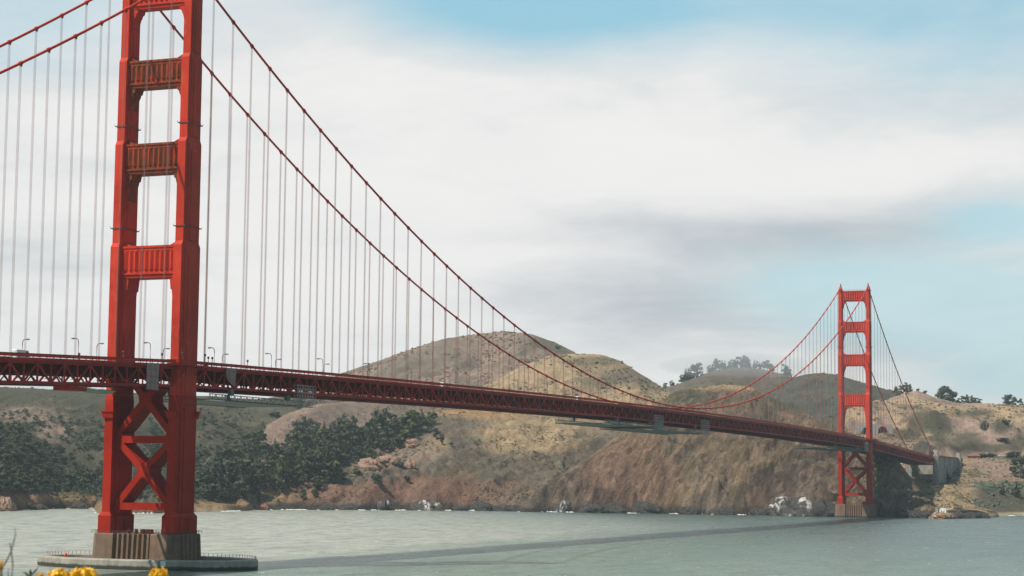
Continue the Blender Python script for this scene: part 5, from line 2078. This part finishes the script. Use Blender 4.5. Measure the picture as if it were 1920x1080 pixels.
# ------------------------------------------------------------------ tunnel portals, roadside building, parked cars
MAT['portal'] = simple_mat('pale_portal_concrete', (0.29, 0.30, 0.30), 0.8)
MAT['dark'] = simple_mat('tunnel_darkness', (0.03, 0.03, 0.03), 0.9)
for px_, lab in ((1655, 'right arched tunnel portal in the hillside behind the far tower'), (1624, 'left arched tunnel portal seen through the far tower')):
    P = land_at(px_, 811)
    vx, vy = CAM[0] - P.x, CAM[1] - P.y
    t_ = thing('tunnel_portal', lab, 'tunnel', (P.x, P.y, P.z - 1.0), 'tunnel portals', math.atan2(vx, -vy))
    m = MB()
    R0, R1, n = 6.2, 5.3, 16
    vs_, fs = [], []
    for yy in (-8.0, 14.0):
        for rr in (R0, R1):
            for k in range(n + 1):
                a = math.pi * k / n
                vs_.append((rr * math.cos(a), yy, 1.5 + rr * math.sin(a) * 1.1))
    s1 = n + 1
    for k in range(n):
        fs += [(k, k + 1, s1 + k + 1, s1 + k), (k, 2 * s1 + k, 2 * s1 + k + 1, k + 1), (s1 + k, s1 + k + 1, 3 * s1 + k + 1, 3 * s1 + k)]
    m.add(vs_, fs)
    obj('arch_ring', m.mesh('arch_ring', MAT['paint' if px_ == 1655 else 'portal']), t_)
    m = MB()
    pts = [(-12.5, -2), (-R0 + 0.05, -2), (-R0 + 0.05, 1.5)] + [(R0 * 0.99 * math.cos(math.pi * k / n), 1.5 + R0 * 0.99 * 1.1 * math.sin(math.pi * k / n)) for k in range(n - 1, 0, -1)] + [(R0 - 0.05, 1.5), (R0 - 0.05, -2), (12.5, -2), (12.5, 10.5), (-12.5, 10.5)]
    m.prism(pts, -6.8, -5.9)
    obj('head_wall', m.mesh('head_wall', MAT['portal']), t_)
    m = MB()
    m.box(-R0, R0, 1.0, 1.3, -3, 9)  # flat black panel across the bore in place of its inner shade
    obj('shade_panel', m.mesh('shade_panel', MAT['dark']), t_)

P = land_at(1826, 860)
bl = thing('roadside_building', 'low reddish brown building by the road right of the pylons', 'building', (P.x, P.y + 3, P.z))
m = MB()
m.box(-8, 8, -4, 4, -1.5, 3.2)
obj('wall', m.mesh('wall', simple_mat('brown_wall', (0.26, 0.13, 0.09), 0.8)), bl)
m = MB()
m.frustum((-9, 9, -5, 5), 3.2, (-6, 6, -0.6, 0.6), 5.2)
obj('roof', m.mesh('roof', simple_mat('red_brown_roof', (0.22, 0.07, 0.05), 0.8)), bl)
for x in (-5.5, -1.8, 1.8, 5.5):
    m = MB()
    m.box(x - 0.9, x + 0.9, -4.05, -3.95, 0.8, 2.3)
    obj('window', m.mesh('window', MAT['glass']), bl)

CARM = [simple_mat('car_paint_%s' % n_, c, 0.3, 0.03) for n_, c in (('white', (0.75, 0.75, 0.75)), ('silver', (0.45, 0.46, 0.48)), ('black', (0.03, 0.03, 0.035)), ('red', (0.4, 0.04, 0.03)), ('blue', (0.06, 0.12, 0.3)))]
CARW = ['white', 'silver', 'black', 'red', 'blue']
BODY, CAB = [], []
for cm in CARM:
    m = MB()
    m.prism([(-2.2, 0.35), (2.2, 0.35), (2.25, 0.8), (1.9, 0.95), (-2.1, 1.0), (-2.25, 0.85)], -0.9, 0.9)
    BODY.append(m.mesh('body', cm))
m = MB()
m.prism([(-1.7, 0.98), (1.1, 0.95), (0.5, 1.5), (-1.2, 1.52)], -0.78, 0.78)
CABIN = m.mesh('cabin', MAT['glass'])
MW = MB()
MW.tube([(0, -0.1, 0), (0, 0.1, 0)], 0.33, 10)
CWHEEL = MW.mesh('wheel', MAT['tyre'])
for k, x in enumerate([1834, 1846, 1851, 1866, 1871, 1876, 1882, 1887, 1892, 1908, 1914, 1919]):
    P = land_at(x, 858.0)
    if P is None:
        continue
    z = float(ground_z(np.array([P.x]), np.array([P.y + 6]))[0])
    ci = (k * 3) % 5 if k % 2 else 0
    t_ = thing('parked_car', '%s car, %s from left in the line parked along the road at right' % (CARW[ci], ORD[k]), 'car', (P.x, P.y + 6, z + 0.25), 'cars parked along the road', random.uniform(-0.3, 0.3))
    bd = obj('body', BODY[ci], t_)
    obj('cabin', CABIN, t_)
    for sx in (-1.4, 1.4):
        for sy in (-0.85, 0.85):
            obj('wheel', CWHEEL, t_, (sx, sy, 0.33))

# ------------------------------------------------------------------ foreground: the bluff under the camera and its plants
fx, fy = math.sin(YAW), math.cos(YAW)
gx, gy = math.cos(YAW), -math.sin(YAW)


def fg(s, d, z):
    """s metres right, d metres ahead of the camera along the ground"""
    return (CAM[0] + fx * d + gx * s, CAM[1] + fy * d + gy * s, z)


nS, nD = 60, 70
ss = np.linspace(-45, 45, nS)
ds = np.linspace(-40, 75, nD)
S_, D_ = np.meshgrid(ss, ds, indexing='ij')
Zg = 32.9 - 0.02 * S_ - np.where(D_ > 9, (D_ - 9) * 0.62, 0) + 0.35 * fbm(S_ / 3, D_ / 3, 4, 77)
Zg = np.maximum(Zg, -6)
gv = np.stack([CAM[0] + fx * D_ + gx * S_, CAM[1] + fy * D_ + gy * S_, Zg], -1).reshape(-1, 3)
gi = np.arange(nS * nD).reshape(nS, nD)
gq = np.stack([gi[:-1, :-1], gi[1:, :-1], gi[1:, 1:], gi[:-1, 1:]], -1).reshape(-1, 4)
hs = obj('hillside', fast_mesh('hillside', gv, gq, simple_mat('dry_soil', (0.20, 0.16, 0.10), 0.95, 0.3, 1.5, 0, 0.6, 6.0), True))
tag(hs, 'grassy bluff edge below the camera', 'ground', kind='structure')

MAT['petal'] = simple_mat('yellow_petal', (0.85, 0.47, 0.01), 0.6, 0.12, 40.0)
MAT['stem'] = simple_mat('green_stem', (0.10, 0.12, 0.04), 0.7, 0.2, 20.0)
MAT['twig'] = simple_mat('dark_twig', (0.07, 0.05, 0.04), 0.8, 0.2, 20.0)


def fg_pix(px, py, d):
    v = pix_dir(px, py)
    return Vector(CAM + v * (d / math.hypot(v[0], v[1])))


def flower(px, py, d, wpx, hpx, seed, label):
    rng = np.random.default_rng(seed)
    top = fg_pix(px, py, d)
    sc = d / FPX
    W, H = wpx * sc, hpx * sc
    gz = 32.6
    t_ = thing('yellow_flower', label, 'flower', (top.x, top.y, gz), 'yellow flowers at the lower edge')
    hz_ = top.z - gz
    m = MB()
    m.tube([(0.05, 0.02, -0.3), (0.03, 0.0, hz_ * 0.5), (0, 0, hz_ - H * 0.3)], [0.006, 0.005, 0.004], 6)
    obj('stem', m.mesh('stem', MAT['stem']), t_)
    V, F = [], []
    for k in range(230):
        a = rng.normal(size=3)
        a /= np.linalg.norm(a) * rng.uniform(0.75, 1.5)
        c = np.array([a[0] * W / 2, a[1] * W / 2, hz_ - H * 0.1 + a[2] * H / 2]) * 1.0
        nrm = a + rng.normal(size=3) * 0.5
        nrm /= np.linalg.norm(nrm)
        u = np.cross(nrm, rng.normal(size=3))
        u /= np.linalg.norm(u)
        v = np.cross(nrm, u)
        s = W * rng.uniform(0.10, 0.2)
        i0 = len(V)
        V += [c - u * s, c + v * s * 0.6, c + u * s, c - v * s * 0.6]
        F.append((i0, i0 + 1, i0 + 2, i0 + 3))
    obj('petals', fast_mesh('petals', np.array(V), np.array(F), MAT['petal']), t_)
    V, F = [], []
    for k in range(14):
        z = hz_ * rng.uniform(0.55, 0.97)
        an = rng.uniform(0, 6.28)
        l = rng.uniform(0.03, 0.06)
        dx, dy = math.cos(an), math.sin(an)
        i0 = len(V)
        V += [(0, 0, z), (dx * l * 0.5 - dy * 0.008, dy * l * 0.5 + dx * 0.008, z + l * 0.3), (dx * l, dy * l, z + l * 0.45), (dx * l * 0.5 + dy * 0.008, dy * l * 0.5 - dx * 0.008, z + l * 0.3)]
        F.append((i0, i0 + 1, i0 + 2, i0 + 3))
    obj('leaves', fast_mesh('leaves', np.array(V, float), np.array(F), MAT['stem']), t_)
    return t_


flower(112, 1077, 7.0, 36, 22, 1, 'left of the two large blurred yellow blossoms below the pier')
flower(157, 1076, 7.3, 42, 22, 2, 'right of the two large blurred yellow blossoms below the pier')
flower(297, 1076, 6.6, 28, 22, 3, 'single yellow blossom below the right half of the pier')
flower(76, 1079, 7.1, 10, 12, 4, 'small orange yellow bud left of the blossoms')
flower(1, 1056, 6.0, 9, 14, 5, 'yellow bud cut by the left edge')

tw = fg_pix(10, 1090, 6.2)
t_ = thing('bare_twig', 'bare dark twig rising at the lower left corner', 'twig', (tw.x, tw.y, 32.6))


def twig_part(name, pix, r0, r1):
    pts = [fg_pix(x, y, 6.2) - Vector((tw.x, tw.y, 32.6)) for x, y in pix]
    m_ = MB()
    n_ = len(pts)
    m_.tube(pts, [r0 + (r1 - r0) * i / (n_ - 1) for i in range(n_)], 6)
    return obj(name, m_.mesh(name, MAT['twig']), t_)


b0 = fg_pix(4, 1085, 6.2)
m = MB()
m.tube([(0.02, 0, -0.3), (0.01, 0, 0.6), tuple(b0 - Vector((tw.x, tw.y, 32.6)))], [0.006, 0.005, 0.0035], 6)
obj('stem', m.mesh('stem', MAT['twig']), t_)
twig_part('branch', [(4, 1085), (3, 1068), (14, 1048), (20, 1036), (26, 1015), (29, 1002), (28, 990)], 0.0032, 0.0015)
twig_part('branch', [(22, 1084), (24, 1060), (22, 1040), (19, 1020), (18, 1018)], 0.0026, 0.0015)
twig_part('branch', [(16, 1082), (15, 1070), (17, 1066)], 0.002, 0.001)

for k, (x, y) in enumerate(((50, 1079), (60, 1076), (66, 1079))):
    pass
lf = fg_pix(58, 1084, 7.0)
t_ = thing('leafy_sprig', 'dark green leafy sprig between the twig and the yellow blossoms', 'plant', (lf.x, lf.y, 32.6))
m = MB()
hz_ = lf.z - 32.6
m.tube([(0, 0, -0.3), (0, 0, hz_)], [0.006, 0.004], 6)
obj('stem', m.mesh('stem', MAT['stem']), t_)
m = MB()
for k in range(9):
    a = k * 0.75
    l = 0.03 + 0.006 * (k % 3)
    dx, dy = math.cos(a), math.sin(a)
    z = hz_ - 0.02 + 0.003 * k
    m.add([(0, 0, z), (dx * l * 0.5 - dy * 0.006, dy * l * 0.5 + dx * 0.006, z + l * 0.5), (dx * l, dy * l, z + l * 0.9), (dx * l * 0.5 + dy * 0.006, dy * l * 0.5 - dx * 0.006, z + l * 0.5)], [(0, 1, 2, 3)])
obj('leaves', m.mesh('leaves', MAT['stem']), t_)

# ------------------------------------------------------------------ sea haze
hm = bpy.data.materials.new('sea_haze')
hm.use_nodes = True
ht = NT(hm.node_tree)
ht.n.clear()
pv = ht.add('ShaderNodeVolumePrincipled')
pv.inputs['Color'].default_value = (0.80, 0.93, 1.0, 1)
pv.inputs['Density'].default_value = 4.7e-5
pv.inputs['Anisotropy'].default_value = 0.25
ho = ht.add('ShaderNodeOutputMaterial')
ht.l.new(pv.outputs[0], ho.inputs['Volume'])
m = MB()
m.box(-7100, 7100, -7100, 7600, -14, 345)
hz_o = obj('haze', m.mesh('haze', hm))
tag(hz_o, 'thin pale sea haze over the strait', 'haze', kind='stuff')

# fog lying on the far ridge top
fm = bpy.data.materials.new('hill_fog')
fm.use_nodes = True
ft = NT(fm.node_tree)
ft.n.clear()
fv_ = ft.add('ShaderNodeVolumePrincipled')
fv_.inputs['Color'].default_value = (0.95, 0.97, 1.0, 1)
fv_.inputs['Density'].default_value = 0.0022
fo_ = ft.add('ShaderNodeOutputMaterial')
ft.l.new(fv_.outputs[0], fo_.inputs['Volume'])
Pf = p2w(1385, 686, 3920)
m = MB()
nu, nv = 28, 14
vs_, fs = [], []
for j in range(nv + 1):
    ph = math.pi * j / nv
    for i in range(nu):
        th = 2 * math.pi * i / nu
        vs_.append((math.sin(ph) * math.cos(th), math.sin(ph) * math.sin(th), math.cos(ph)))
for j in range(nv):
    for i in range(nu):
        i2 = (i + 1) % nu
        fs.append((j * nu + i, (j + 1) * nu + i, (j + 1) * nu + i2, j * nu + i2))
m.add(vs_, fs, True)
fb = obj('fog_bank', m.mesh('fog_bank', fm), None, tuple(Pf), (0, 0, -0.3), (170, 150, 26))
tag(fb, 'pale fog lying on the wooded ridge top left of the far tower', 'fog', kind='stuff')
